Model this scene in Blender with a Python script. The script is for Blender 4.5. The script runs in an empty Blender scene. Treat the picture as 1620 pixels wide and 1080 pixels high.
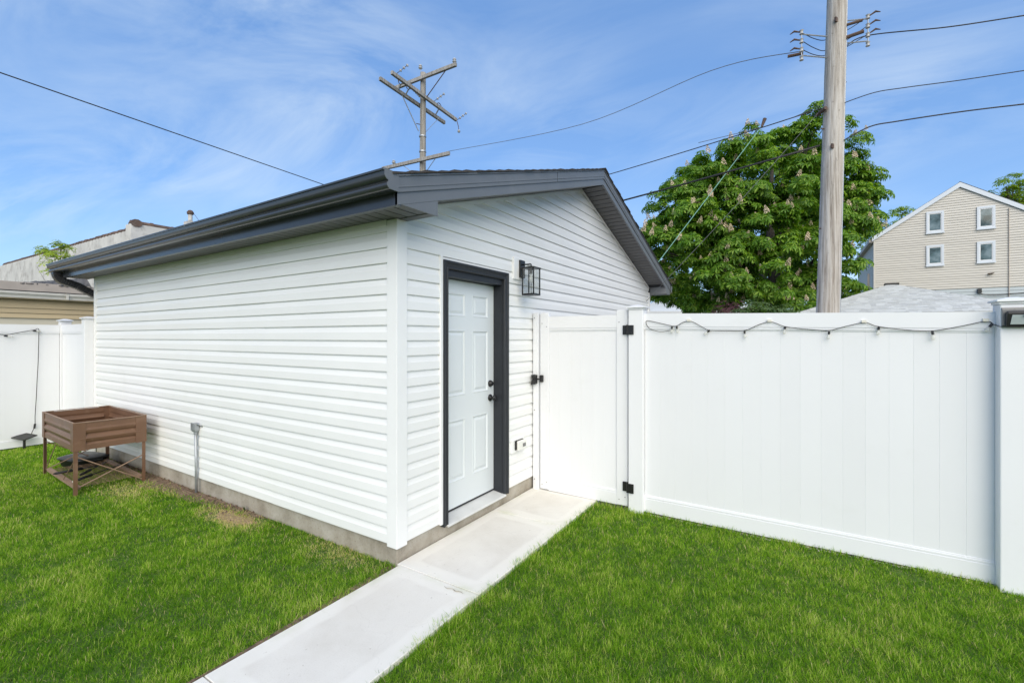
import bpy, bmesh, math, random
import numpy as np
from mathutils import Vector, Matrix
R = math.radians
random.seed(7)
rng = np.random.default_rng(7)
scene = bpy.context.scene
COL = scene.collection

# ------------------------------------------------------------------ camera
YAW = 0.563578
CAM = Vector((2.492, -2.367, 1.65))
cd = bpy.data.cameras.new('camera')
cd.sensor_width = 36.0
cd.lens = 16.0
cd.shift_y = -6.5 / 1620
cd.clip_start = 0.05
cd.clip_end = 600
cam = bpy.data.objects.new('camera', cd)
COL.objects.link(cam)
cam.location = CAM
cam.rotation_euler = (R(90), 0, YAW)
scene.camera = cam

# ------------------------------------------------------------------ light
SUN_ELEV = R(37)
SUN_DIR = Vector((0.62, -0.78, 0)).normalized() * math.cos(SUN_ELEV) + Vector((0, 0, math.sin(SUN_ELEV)))
sd = bpy.data.lights.new('sun', 'SUN')
sd.energy = 1.5
sd.angle = R(70)
sd.color = (1.0, 0.89, 0.71)
sun = bpy.data.objects.new('sun', sd)
COL.objects.link(sun)
sun.rotation_euler = SUN_DIR.to_track_quat('Z', 'Y').to_euler()

world = bpy.data.worlds.new('World')
scene.world = world
world.use_nodes = True
wn = world.node_tree.nodes
wl = world.node_tree.links
wn.clear()
sky = wn.new('ShaderNodeTexSky')
sky.sky_type = 'NISHITA'
sky.sun_disc = False
sky.sun_elevation = SUN_ELEV
sky.sun_rotation = math.atan2(SUN_DIR.x, SUN_DIR.y)
sky.altitude = 200
sky.air_density = 1.0
sky.dust_density = 0.6
sky.ozone_density = 2.2
bg = wn.new('ShaderNodeBackground')
bg.inputs['Strength'].default_value = 0.079
out = wn.new('ShaderNodeOutputWorld')
# thin high cloud: stretched noise over the sky directions, projected on a high sheet
tc = wn.new('ShaderNodeTexCoord')
sep = wn.new('ShaderNodeSeparateXYZ')
wl.new(tc.outputs['Generated'], sep.inputs[0])
addz = wn.new('ShaderNodeMath'); addz.operation = 'ADD'; addz.inputs[1].default_value = 0.22
wl.new(sep.outputs['Z'], addz.inputs[0])
mx = wn.new('ShaderNodeMath'); mx.operation = 'MAXIMUM'; mx.inputs[1].default_value = 0.12
wl.new(addz.outputs[0], mx.inputs[0])
dx = wn.new('ShaderNodeMath'); dx.operation = 'DIVIDE'
dy = wn.new('ShaderNodeMath'); dy.operation = 'DIVIDE'
wl.new(sep.outputs['X'], dx.inputs[0]); wl.new(mx.outputs[0], dx.inputs[1])
wl.new(sep.outputs['Y'], dy.inputs[0]); wl.new(mx.outputs[0], dy.inputs[1])
comb = wn.new('ShaderNodeCombineXYZ')
wl.new(dx.outputs[0], comb.inputs['X']); wl.new(dy.outputs[0], comb.inputs['Y'])
mp = wn.new('ShaderNodeMapping')
mp.inputs['Rotation'].default_value = (0, 0, R(-38))
mp.inputs['Scale'].default_value = (0.8, 1.7, 1)
mp.inputs['Location'].default_value = (1.7, 0.6, 0)
wl.new(comb.outputs[0], mp.inputs['Vector'])
nz = wn.new('ShaderNodeTexNoise')
nz.inputs['Scale'].default_value = 1.15
nz.inputs['Detail'].default_value = 9
nz.inputs['Roughness'].default_value = 0.60
nz.inputs['Distortion'].default_value = 1.7
wl.new(mp.outputs[0], nz.inputs['Vector'])
cr = wn.new('ShaderNodeValToRGB')
cr.color_ramp.elements[0].position = 0.40; cr.color_ramp.elements[0].color = (0, 0, 0, 1)
cr.color_ramp.elements[1].position = 0.82; cr.color_ramp.elements[1].color = (1, 1, 1, 1)
wl.new(nz.outputs['Fac'], cr.inputs['Fac'])
cm = wn.new('ShaderNodeMath'); cm.operation = 'MULTIPLY'; cm.inputs[1].default_value = 0.78
nz2 = wn.new('ShaderNodeTexNoise')
nz2.inputs['Scale'].default_value = 0.95; nz2.inputs['Detail'].default_value = 2
wl.new(comb.outputs[0], nz2.inputs['Vector'])
cr2 = wn.new('ShaderNodeValToRGB')
cr2.color_ramp.elements[0].position = 0.40; cr2.color_ramp.elements[0].color = (0.10, 0.10, 0.10, 1)
cr2.color_ramp.elements[1].position = 0.66; cr2.color_ramp.elements[1].color = (1, 1, 1, 1)
wl.new(nz2.outputs['Fac'], cr2.inputs['Fac'])
cmm = wn.new('ShaderNodeMath'); cmm.operation = 'MULTIPLY'
wl.new(cr.outputs['Color'], cmm.inputs[0]); wl.new(cr2.outputs['Color'], cmm.inputs[1])
wl.new(cmm.outputs[0], cm.inputs[0])
mixc = wn.new('ShaderNodeMixRGB')
mixc.inputs['Color2'].default_value = (4.3, 4.7, 5.1, 1)
wl.new(cm.outputs[0], mixc.inputs['Fac'])
flat = wn.new('ShaderNodeMixRGB'); flat.inputs['Fac'].default_value = 0.5
flat.inputs['Color2'].default_value = (0.98, 2.05, 4.35, 1)
wl.new(sky.outputs[0], flat.inputs['Color1'])
wl.new(flat.outputs[0], mixc.inputs['Color1'])
tint = wn.new('ShaderNodeMixRGB'); tint.blend_type = 'MULTIPLY'; tint.inputs['Fac'].default_value = 1
tint.inputs['Color2'].default_value = (0.93, 0.98, 1.0, 1)
wl.new(mixc.outputs[0], tint.inputs['Color1'])
wl.new(tint.outputs[0], bg.inputs['Color'])
wl.new(bg.outputs[0], out.inputs['Surface'])

scene.view_settings.view_transform = 'Standard'
scene.view_settings.look = 'None'
scene.view_settings.gamma = 1
scene.view_settings.use_curve_mapping = False
scene.view_settings.exposure = 1.38
scene.render.engine = 'CYCLES'
scene.cycles.max_bounces = 8
scene.cycles.transparent_max_bounces = 12
scene.cycles.caustics_reflective = False
scene.cycles.caustics_refractive = False

# ------------------------------------------------------------------ helpers
def at(px, py, depth):
    """world point seen at a photograph pixel, at a distance along the view axis"""
    fw = Vector((-math.sin(YAW), math.cos(YAW), 0)); rt = Vector((math.cos(YAW), math.sin(YAW), 0))
    return CAM + (fw + rt * ((px - 810) / 720) - Vector((0, 0, 1)) * ((py - 533.5) / 720)) * depth

class MB:
    def __init__(self):
        self.v = []; self.f = []; self.m = []
    def add(self, vs, fs, mi=0):
        o = len(self.v)
        self.v += [tuple(p) for p in vs]
        self.f += [tuple(i + o for i in f) for f in fs]
        self.m += [mi] * len(fs)
        return self
    def box(self, x0, x1, y0, y1, z0, z1, mi=0):
        vs = [(x0, y0, z0), (x1, y0, z0), (x1, y1, z0), (x0, y1, z0), (x0, y0, z1), (x1, y0, z1), (x1, y1, z1), (x0, y1, z1)]
        return self.add(vs, [(0, 3, 2, 1), (4, 5, 6, 7), (0, 1, 5, 4), (1, 2, 6, 5), (2, 3, 7, 6), (3, 0, 4, 7)], mi)
    def prism(self, prof, p0, ax_u, ax_v, ext, mi=0):
        """closed 2D profile [(u, v)] placed at p0 on axes, pushed along ext"""
        p0 = Vector(p0); u = Vector(ax_u); w = Vector(ax_v); e = Vector(ext); n = len(prof)
        a = [p0 + u * q[0] + w * q[1] for q in prof]
        vs = a + [p + e for p in a]
        fs = [(i, (i + 1) % n, (i + 1) % n + n, i + n) for i in range(n)]
        fs += [tuple(range(n - 1, -1, -1)), tuple(range(n, 2 * n))]
        return self.add(vs, fs, mi)
    def tube(self, pts, r, n=8, mi=0, caps=True):
        pts = [Vector(p) for p in pts]
        rs = r if isinstance(r, (list, tuple)) else [r] * len(pts)
        vs = []; fs = []
        prev = None
        for i, p in enumerate(pts):
            t = (pts[min(i + 1, len(pts) - 1)] - pts[max(i - 1, 0)])
            t = t.normalized() if t.length > 1e-9 else Vector((0, 0, 1))
            if prev is None:
                a = t.cross(Vector((0, 0, 1)))
                if a.length < 1e-3: a = t.cross(Vector((1, 0, 0)))
            else:
                a = prev - t * prev.dot(t)
            a.normalize(); b = t.cross(a); prev = a
            for k in range(n):
                q = 2 * math.pi * k / n
                vs.append(p + (a * math.cos(q) + b * math.sin(q)) * rs[i])
        for i in range(len(pts) - 1):
            for k in range(n):
                k2 = (k + 1) % n
                fs.append((i * n + k, i * n + k2, (i + 1) * n + k2, (i + 1) * n + k))
        if caps:
            fs.append(tuple(range(n - 1, -1, -1)))
            fs.append(tuple((len(pts) - 1) * n + k for k in range(n)))
        return self.add(vs, fs, mi)
    def lathe(self, prof, c=(0, 0, 0), axis=(0, 0, 1), n=16, mi=0):
        ax = Vector(axis).normalized()
        a = ax.cross(Vector((1, 0, 0)))
        if a.length < 1e-3: a = ax.cross(Vector((0, 1, 0)))
        a.normalize(); b = ax.cross(a); c = Vector(c); vs = []; fs = []
        for r, h in prof:
            for k in range(n):
                q = 2 * math.pi * k / n
                vs.append(c + ax * h + (a * math.cos(q) + b * math.sin(q)) * max(r, 1e-5))
        for i in range(len(prof) - 1):
            for k in range(n):
                k2 = (k + 1) % n
                fs.append((i * n + k, i * n + k2, (i + 1) * n + k2, (i + 1) * n + k))
        fs.append(tuple(range(n - 1, -1, -1))); fs.append(tuple((len(prof) - 1) * n + k for k in range(n)))
        return self.add(vs, fs, mi)
    def mesh(self, name, mats, smooth=False):
        me = bpy.data.meshes.new(name)
        me.from_pydata(self.v, [], self.f)
        for m in (mats if isinstance(mats, (list, tuple)) else [mats]): me.materials.append(m)
        me.polygons.foreach_set('material_index', self.m)
        if smooth: me.polygons.foreach_set('use_smooth', [True] * len(me.polygons))
        bm = bmesh.new(); bm.from_mesh(me); bmesh.ops.recalc_face_normals(bm, faces=bm.faces); bm.to_mesh(me); bm.free()
        return me
    def build(self, name, mats, parent=None, smooth=False, bevel=0, loc=None):
        o = bpy.data.objects.new(name, self.mesh(name, mats, smooth))
        COL.objects.link(o)
        if parent is not None: o.parent = parent
        if loc is not None: o.location = loc
        if bevel:
            b = o.modifiers.new('bevel', 'BEVEL'); b.width = bevel; b.segments = 2; b.limit_method = 'ANGLE'; b.angle_limit = R(40)
            b.harden_normals = False
        return o

def linkmesh(name, me, parent=None, loc=None, rot=None, scale=None):
    o = bpy.data.objects.new(name, me); COL.objects.link(o)
    if parent is not None: o.parent = parent
    if loc is not None: o.location = loc
    if rot is not None: o.rotation_euler = rot
    if scale is not None: o.scale = scale
    return o
def tag(o, label=None, cat=None, group=None, kind=None):
    if label: o['label'] = label
    if cat: o['category'] = cat
    if group: o['group'] = group
    if kind: o['kind'] = kind
    return o
def thing(name, label, cat, loc=(0, 0, 0), rz=0, group=None):
    o = bpy.data.objects.new(name, None); COL.objects.link(o)
    o.location = loc; o.rotation_euler = (0, 0, rz); o.empty_display_size = 0.2
    return tag(o, label, cat, group)

# ------------------------------------------------------------------ materials
def new_mat(name):
    m = bpy.data.materials.new(name); m.use_nodes = True
    nt = m.node_tree; b = nt.nodes['Principled BSDF']
    return m, nt, b
def noise(nt, scale, detail=4, rough=0.55, vec=None, stretch=None, obj=True):
    t = nt.nodes.new('ShaderNodeTexCoord')
    src = t.outputs['Object']
    if not obj:
        g = nt.nodes.new('ShaderNodeNewGeometry'); src = g.outputs['Position']
    if stretch:
        mp_ = nt.nodes.new('ShaderNodeMapping'); mp_.inputs['Scale'].default_value = stretch
        nt.links.new(src, mp_.inputs['Vector']); src = mp_.outputs[0]
    n = nt.nodes.new('ShaderNodeTexNoise')
    n.inputs['Scale'].default_value = scale; n.inputs['Detail'].default_value = detail; n.inputs['Roughness'].default_value = rough
    nt.links.new(src, n.inputs['Vector'])
    return n.outputs['Fac']
def ramp(nt, fac, stops):
    r = nt.nodes.new('ShaderNodeValToRGB')
    e = r.color_ramp.elements
    while len(e) < len(stops): e.new(0.5)
    for q, (p, c) in zip(e, stops):
        q.position = p; q.color = (*c, 1) if len(c) == 3 else c
    nt.links.new(fac, r.inputs['Fac'])
    return r.outputs['Color']
def mixc_(nt, a, b, fac, mode='MIX'):
    m = nt.nodes.new('ShaderNodeMixRGB'); m.blend_type = mode
    for s, i in ((a, 'Color1'), (b, 'Color2'), (fac, 'Fac')):
        if isinstance(s, (tuple, list)): m.inputs[i].default_value = (*s, 1)
        elif isinstance(s, (int, float)): m.inputs[i].default_value = s
        else: nt.links.new(s, m.inputs[i])
    return m.outputs[0]
def bump(nt, b, fac, strength=0.2, dist=0.01):
    bp = nt.nodes.new('ShaderNodeBump'); bp.inputs['Strength'].default_value = strength; bp.inputs['Distance'].default_value = dist
    nt.links.new(fac, bp.inputs['Height']); nt.links.new(bp.outputs[0], b.inputs['Normal'])
def simple(name, col, rough=0.5, var=0.06, nscale=4, metal=0, bumps=None, grime=None, spec=0.5, world_pos=True, island=0):
    """base colour with soft variation, optional bump (scale, strength) and grime (colour, scale, threshold, amount)"""
    m, nt, b = new_mat(name)
    b.inputs['Roughness'].default_value = rough; b.inputs['Metallic'].default_value = metal
    b.inputs['Specular IOR Level'].default_value = spec
    n = noise(nt, nscale, 5, obj=not world_pos)
    c = ramp(nt, n, [(0.3, tuple(x * (1 - var) for x in col)), (0.7, tuple(min(1, x * (1 + var)) for x in col))])
    if grime:
        g = noise(nt, grime[1], 8, 0.65, obj=not world_pos)
        gm = ramp(nt, g, [(grime[2], (0, 0, 0)), (min(1, grime[2] + 0.18), (grime[3],) * 3)])
        c = mixc_(nt, c, grime[0], gm)
    if island:
        g = nt.nodes.new('ShaderNodeNewGeometry')
        oi = nt.nodes.new('ShaderNodeObjectInfo')
        ad = nt.nodes.new('ShaderNodeMath'); ad.operation = 'ADD'
        nt.links.new(g.outputs['Random Per Island'], ad.inputs[0]); nt.links.new(oi.outputs['Random'], ad.inputs[1])
        fr = nt.nodes.new('ShaderNodeMath'); fr.operation = 'FRACT'; nt.links.new(ad.outputs[0], fr.inputs[0])
        k = ramp(nt, fr.outputs[0], [(0, (1 - island,) * 3), (1, (1 + island,) * 3)])
        c = mixc_(nt, c, k, 1.0, 'MULTIPLY')
    nt.links.new(c, b.inputs['Base Color'])
    rr = ramp(nt, n, [(0.3, (rough * 0.9,) * 3), (0.7, (min(1, rough * 1.12),) * 3)])
    nt.links.new(rr, b.inputs['Roughness'])
    if bumps:
        bump(nt, b, noise(nt, bumps[0], 6, 0.6, obj=not world_pos), bumps[1], bumps[2] if len(bumps) > 2 else 0.005)
    return m

M = {}
M['vinyl'] = simple('white_vinyl_siding', (0.79, 0.795, 0.785), 0.40, 0.02, 1.3, bumps=(2.6, 0.28, 0.012), grime=((0.62, 0.61, 0.55), 1.7, 0.58, 0.16), island=0.02)
M['trim'] = simple('white_vinyl_trim', (0.80, 0.805, 0.80), 0.38, 0.02, 3, bumps=(6, 0.06), grime=((0.55, 0.54, 0.50), 5, 0.66, 0.14))
M['fence'] = simple('white_vinyl_fence', (0.755, 0.765, 0.785), 0.40, 0.015, 1.0, bumps=(2.2, 0.10, 0.01), grime=((0.58, 0.58, 0.54), 2.2, 0.60, 0.16), island=0.012)
M['door'] = simple('white_steel_door', (0.67, 0.71, 0.725), 0.38, 0.015, 2, bumps=(220, 0.05, 0.001))
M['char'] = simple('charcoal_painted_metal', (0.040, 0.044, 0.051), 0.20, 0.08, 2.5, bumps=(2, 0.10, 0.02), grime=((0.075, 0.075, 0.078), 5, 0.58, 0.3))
M['fascia'] = simple('charcoal_fascia_metal', (0.135, 0.146, 0.160), 0.36, 0.08, 2.5, bumps=(1.6, 0.12, 0.02), grime=((0.20, 0.205, 0.21), 4, 0.6, 0.3))
M['soffit'] = simple('charcoal_soffit', (0.105, 0.105, 0.107), 0.5, 0.06, 3, island=0.05)
M['casing'] = simple('charcoal_casing_paint', (0.027, 0.030, 0.036), 0.45, 0.08, 5, bumps=(30, 0.05, 0.002), spec=0.3)
M['black'] = simple('black_metal', (0.012, 0.012, 0.013), 0.35, 0.1, 8)
M['blackplastic'] = simple('black_plastic', (0.014, 0.014, 0.015), 0.45, 0.15, 8, grime=((0.06, 0.055, 0.05), 9, 0.55, 0.4))
M['screw'] = simple('grey_screw', (0.35, 0.35, 0.35), 0.4, 0.1, 8, metal=0.7)
M['alu'] = simple('threshold_aluminium', (0.60, 0.61, 0.60), 0.42, 0.06, 6, grime=((0.40, 0.38, 0.35), 7, 0.55, 0.4))
M['galv'] = simple('galvanised_conduit', (0.36, 0.38, 0.40), 0.42, 0.14, 14, metal=0.55)
M['bronze'] = simple('bronze_painted_steel', (0.150, 0.080, 0.046), 0.45, 0.12, 4, bumps=(6, 0.08, 0.01), grime=((0.29, 0.20, 0.14), 5, 0.56, 0.45))
M['bronze_dull'] = simple('faded_bronze_steel', (0.26, 0.17, 0.115), 0.6, 0.15, 7)
M['soil'] = simple('dry_soil', (0.17, 0.118, 0.080), 0.95, 0.5, 22, bumps=(40, 0.9, 0.02), grime=((0.33, 0.25, 0.16), 16, 0.55, 0.6))
M['shingle'] = simple('dark_asphalt_shingle', (0.045, 0.040, 0.038), 0.9, 0.3, 40, bumps=(160, 0.4, 0.003), island=0.3)
M['hipshingle'] = simple('grey_asphalt_shingle', (0.53, 0.545, 0.54), 0.9, 0.08, 30, bumps=(120, 0.4, 0.003), island=0.13)
M['tan'] = simple('tan_siding', (0.50, 0.40, 0.24), 0.6, 0.05, 2, island=0.05)
M['cream'] = simple('cream_siding', (0.62, 0.57, 0.45), 0.6, 0.05, 2)
M['gutterwhite'] = simple('old_white_gutter', (0.60, 0.58, 0.52), 0.5, 0.08, 3, grime=((0.30, 0.27, 0.22), 3, 0.52, 0.5))
M['greige'] = simple('greige_board', (0.42, 0.37, 0.32), 0.7, 0.1, 3)
M['tarp'] = simple('dark_roof_tarp', (0.075, 0.07, 0.065), 0.6, 0.35, 2.5, bumps=(5, 0.7, 0.05), grime=((0.16, 0.15, 0.14), 3, 0.5, 0.5))
M['tile'] = simple('brown_clay_coping', (0.13, 0.085, 0.065), 0.75, 0.3, 5, island=0.3, grime=((0.22, 0.19, 0.16), 6, 0.5, 0.5))
M['oldwhite'] = simple('weathered_white_masonry', (0.56, 0.55, 0.52), 0.9, 0.12, 1.6, bumps=(14, 0.5, 0.02), grime=((0.27, 0.25, 0.23), 2.6, 0.50, 0.6))
M['rust'] = simple('rusty_iron', (0.10, 0.065, 0.05), 0.8, 0.3, 9)
M['beige'] = simple('beige_house_siding', (0.55, 0.525, 0.475), 0.55, 0.03, 1.5, island=0.04)
M['bluegrey'] = simple('blue_grey_siding', (0.42, 0.47, 0.49), 0.55, 0.04, 2, island=0.05)
M['paleblue'] = simple('pale_blue_white_trim', (0.60, 0.645, 0.70), 0.45, 0.02, 3)
M['darkroof'] = simple('dark_house_roof', (0.04, 0.038, 0.037), 0.85, 0.2, 12)
M['treebark'] = simple('tree_bark', (0.075, 0.06, 0.045), 0.9, 0.35, 12, bumps=(25, 0.7, 0.02))
M['cable'] = simple('black_cable', (0.02, 0.02, 0.022), 0.6, 0.2, 3)
M['greycable'] = simple('grey_strand', (0.13, 0.135, 0.14), 0.5, 0.2, 3)
M['green'] = simple('teal_guy_wire', (0.20, 0.42, 0.36), 0.5, 0.15, 3)
M['porcelain'] = simple('grey_porcelain', (0.42, 0.42, 0.42), 0.3, 0.15, 10)
M['lens'] = simple('pale_solar_lens', (0.40, 0.45, 0.46), 0.25, 0.08, 20)
M['box_white'] = simple('outlet_white_plastic', (0.74, 0.74, 0.70), 0.4, 0.03, 10)
M['grey_label'] = simple('grey_window', (0.16, 0.16, 0.16), 0.3, 0.1, 30)
M['blossom'] = simple('chestnut_blossom', (0.66, 0.54, 0.38), 0.8, 0.14, 9, island=0.16)
M['alley'] = simple('alley_concrete', (0.33, 0.32, 0.30), 0.9, 0.12, 1.2)
M['ground'] = simple('distant_ground', (0.10, 0.12, 0.06), 0.95, 0.3, 0.4)
M['housewhite'] = simple('white_far_wall', (0.74, 0.75, 0.76), 0.6, 0.04, 1)
M['cord'] = simple('cord_black', (0.016, 0.016, 0.018), 0.5, 0.1, 8)
M['toolgrip'] = simple('black_foam_grip', (0.010, 0.010, 0.011), 0.7, 0.2, 30)
M['silver'] = simple('silver_tip', (0.62, 0.60, 0.56), 0.35, 0.08, 10, metal=0.4)
M['ledge'] = simple('hook_clip_clear', (0.72, 0.69, 0.60), 0.3, 0.06, 10)

def glass(name, tint, rough=0.02):
    m, nt, b = new_mat(name)
    b.inputs['Base Color'].default_value = (*tint, 1); b.inputs['Roughness'].default_value = rough
    tr = nt.nodes.new('ShaderNodeBsdfTransparent'); tr.inputs[0].default_value = (*tint, 1)
    gl = nt.nodes.new('ShaderNodeBsdfGlossy'); gl.inputs['Roughness'].default_value = rough
    mx_ = nt.nodes.new('ShaderNodeMixShader'); mx_.inputs[0].default_value = 0.06
    nt.links.new(tr.outputs[0], mx_.inputs[1]); nt.links.new(gl.outputs[0], mx_.inputs[2])
    nt.links.new(mx_.outputs[0], nt.nodes['Material Output'].inputs['Surface'])
    return m
M['glass'] = glass('clear_glass', (0.95, 0.96, 0.96))
m, nt, b = new_mat('bulb_glass')
b.inputs['Base Color'].default_value = (0.78, 0.78, 0.74, 1); b.inputs['Roughness'].default_value = 0.12
tr = nt.nodes.new('ShaderNodeBsdfTransparent'); tr.inputs[0].default_value = (0.97, 0.97, 0.96, 1)
mx_ = nt.nodes.new('ShaderNodeMixShader'); mx_.inputs[0].default_value = 0.35
nt.links.new(tr.outputs[0], mx_.inputs[1]); nt.links.new(b.outputs[0], mx_.inputs[2])
nt.links.new(mx_.outputs[0], nt.nodes['Material Output'].inputs['Surface'])
M['bulb'] = m
m, nt, b = new_mat('window_glass')
b.inputs['Roughness'].default_value = 0.04
c = ramp(nt, noise(nt, 1.6, 3, obj=False), [(0.38, (0.035, 0.055, 0.05)), (0.50, (0.10, 0.15, 0.16)), (0.62, (0.19, 0.25, 0.27))])
nt.links.new(c, b.inputs['Base Color']); M['winglass'] = m

# concrete foundation
m, nt, b = new_mat('foundation_concrete')
b.inputs['Roughness'].default_value = 0.9
c1 = ramp(nt, noise(nt, 3, 8, 0.65, obj=False), [(0.3, (0.21, 0.18, 0.135)), (0.5, (0.355, 0.32, 0.262)), (0.72, (0.47, 0.44, 0.385))])
c2 = ramp(nt, noise(nt, 55, 3, 0.7, obj=False), [(0.28, (0.45, 0.42, 0.38)), (0.42, (1, 1, 1))])
nt.links.new(mixc_(nt, c1, c2, 0.8, 'MULTIPLY'), b.inputs['Base Color'])
bump(nt, b, noise(nt, 60, 6, 0.7, obj=False), 0.5, 0.006)
M['found'] = m

# path concrete: pale trowelled panel, smoother lighter edge band, small stains
m, nt, b = new_mat('path_concrete')
b.inputs['Roughness'].default_value = 0.88
base = ramp(nt, noise(nt, 2.2, 9, 0.62, obj=False), [(0.30, (0.605, 0.58, 0.525)), (0.5, (0.675, 0.655, 0.605)), (0.72, (0.73, 0.715, 0.66))])
fine = ramp(nt, noise(nt, 130, 3, 0.7, obj=False), [(0.30, (0.90, 0.89, 0.87)), (0.5, (1, 1, 1))])
base = mixc_(nt, base, fine, 0.7, 'MULTIPLY')
at_ = nt.nodes.new('ShaderNodeAttribute'); at_.attribute_name = 'edge'
w1 = nt.nodes.new('ShaderNodeMath'); w1.operation = 'MULTIPLY_ADD'; w1.inputs[1].default_value = 0.05; w1.inputs[2].default_value = -0.025
nt.links.new(noise(nt, 5, 4, obj=False), w1.inputs[0])
ad = nt.nodes.new('ShaderNodeMath'); ad.operation = 'ADD'
nt.links.new(at_.outputs['Fac'], ad.inputs[0]); nt.links.new(w1.outputs[0], ad.inputs[1])
band = ramp(nt, ad.outputs[0], [(0.10, (1, 1, 1)), (0.125, (0, 0, 0))])
base = mixc_(nt, base, (0.76, 0.745, 0.69), mixc_(nt, (0, 0, 0), band, 0.6))
st = ramp(nt, noise(nt, 1.1, 7, 0.6, obj=False), [(0.56, (0, 0, 0)), (0.72, (0.42,) * 3)])
base = mixc_(nt, base, (0.47, 0.42, 0.35), st)
sp = ramp(nt, noise(nt, 38, 2, 0.5, obj=False), [(0.70, (0, 0, 0)), (0.76, (0.5,) * 3)])
base = mixc_(nt, base, (0.30, 0.26, 0.21), sp)
tcp = nt.nodes.new('ShaderNodeNewGeometry')
wv = nt.nodes.new('ShaderNodeTexNoise'); wv.inputs['Scale'].default_value = 5; wv.inputs['Detail'].default_value = 5
nt.links.new(tcp.outputs['Position'], wv.inputs['Vector'])
va = nt.nodes.new('ShaderNodeMixRGB'); va.blend_type = 'ADD'; va.inputs['Fac'].default_value = 0.30
nt.links.new(tcp.outputs['Position'], va.inputs['Color1']); nt.links.new(wv.outputs['Color'], va.inputs['Color2'])
vo = nt.nodes.new('ShaderNodeTexVoronoi'); vo.feature = 'DISTANCE_TO_EDGE'; vo.inputs['Scale'].default_value = 0.62
nt.links.new(va.outputs[0], vo.inputs['Vector'])
ck_ = ramp(nt, vo.outputs['Distance'], [(0.0, (0.07,) * 3), (0.003, (0.0,) * 3)])
base = mixc_(nt, base, (0.25, 0.22, 0.18), ck_)
mo = ramp(nt, ad.outputs[0], [(0.0, (0.5,) * 3), (0.07, (0, 0, 0))])
mo = mixc_(nt, mo, ramp(nt, noise(nt, 2.3, 6, 0.6, obj=False), [(0.48, (0, 0, 0)), (0.66, (1, 1, 1))]), 1.0, 'MULTIPLY')
base = mixc_(nt, base, (0.42, 0.46, 0.26), mo)
nt.links.new(base, b.inputs['Base Color'])
bump(nt, b, noise(nt, 90, 6, 0.7, obj=False, stretch=(1, 0.35, 1)), 0.16, 0.003)
M['path'] = m

# utility pole wood: long vertical grain
def wood(name, dark, mid, light):
    m, nt, b = new_mat(name)
    b.inputs['Roughness'].default_value = 0.9
    g = noise(nt, 9, 8, 0.7, stretch=(3.2, 3.2, 0.10), obj=False)
    c = ramp(nt, g, [(0.30, dark), (0.48, mid), (0.70, light)])
    k = ramp(nt, noise(nt, 26, 7, 0.75, stretch=(1, 1, 0.07), obj=False), [(0.53, (0, 0, 0)), (0.68, (0.75,) * 3)])
    k2 = ramp(nt, noise(nt, 15, 5, 0.7, stretch=(1, 1, 0.5), obj=False), [(0.62, (0, 0, 0)), (0.70, (0.8,) * 3)])
    c = mixc_(nt, c, tuple(x * 0.40 for x in mid), k2)
    c = mixc_(nt, c, tuple(x * 0.52 for x in mid), k)
    nt.links.new(c, b.inputs['Base Color'])
    bump(nt, b, g, 0.7, 0.02)
    return m
M['pole'] = wood('weathered_pole_wood', (0.16, 0.13, 0.105), (0.43, 0.395, 0.35), (0.61, 0.595, 0.565))
M['arm'] = wood('grey_crossarm_wood', (0.10, 0.09, 0.08), (0.29, 0.28, 0.265), (0.45, 0.44, 0.42))

def leafmat(name, dark, mid, light, trans=0.35, rough=0.5, patch=1.4):
    m, nt, b = new_mat(name)
    b.inputs['Roughness'].default_value = rough
    b.inputs['Specular IOR Level'].default_value = 0.35
    g = nt.nodes.new('ShaderNodeNewGeometry')
    c = ramp(nt, g.outputs['Random Per Island'], [(0.0, dark), (0.5, mid), (1.0, light)])
    k = ramp(nt, noise(nt, patch, 4, obj=False), [(0.32, (0.78, 0.82, 0.72)), (0.68, (1.18, 1.14, 1.05))])
    c = mixc_(nt, c, k, 1.0, 'MULTIPLY')
    nt.links.new(c, b.inputs['Base Color'])
    t = nt.nodes.new('ShaderNodeBsdfTranslucent')
    tcx = mixc_(nt, c, (1.35, 1.3, 0.55), 1.0, 'MULTIPLY'); nt.links.new(tcx, t.inputs['Color'])
    mx_ = nt.nodes.new('ShaderNodeMixShader'); mx_.inputs[0].default_value = trans
    nt.links.new(b.outputs[0], mx_.inputs[1]); nt.links.new(t.outputs[0], mx_.inputs[2])
    nt.links.new(mx_.outputs[0], nt.nodes['Material Output'].inputs['Surface'])
    return m
M['chestnut'] = leafmat('chestnut_leaf', (0.058, 0.150, 0.014), (0.130, 0.285, 0.025), (0.29, 0.44, 0.062), 0.44, 0.42, 0.9)
M['yellowgreen'] = leafmat('fresh_green_leaf', (0.12, 0.22, 0.015), (0.20, 0.33, 0.022), (0.32, 0.44, 0.05), 0.45)
M['bushleaf'] = leafmat('pale_bush_leaf', (0.07, 0.13, 0.045), (0.11, 0.18, 0.07), (0.17, 0.24, 0.11), 0.3)
M['sumac'] = leafmat('bright_shrub_leaf', (0.20, 0.30, 0.03), (0.29, 0.40, 0.045), (0.40, 0.50, 0.08), 0.4)

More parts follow.
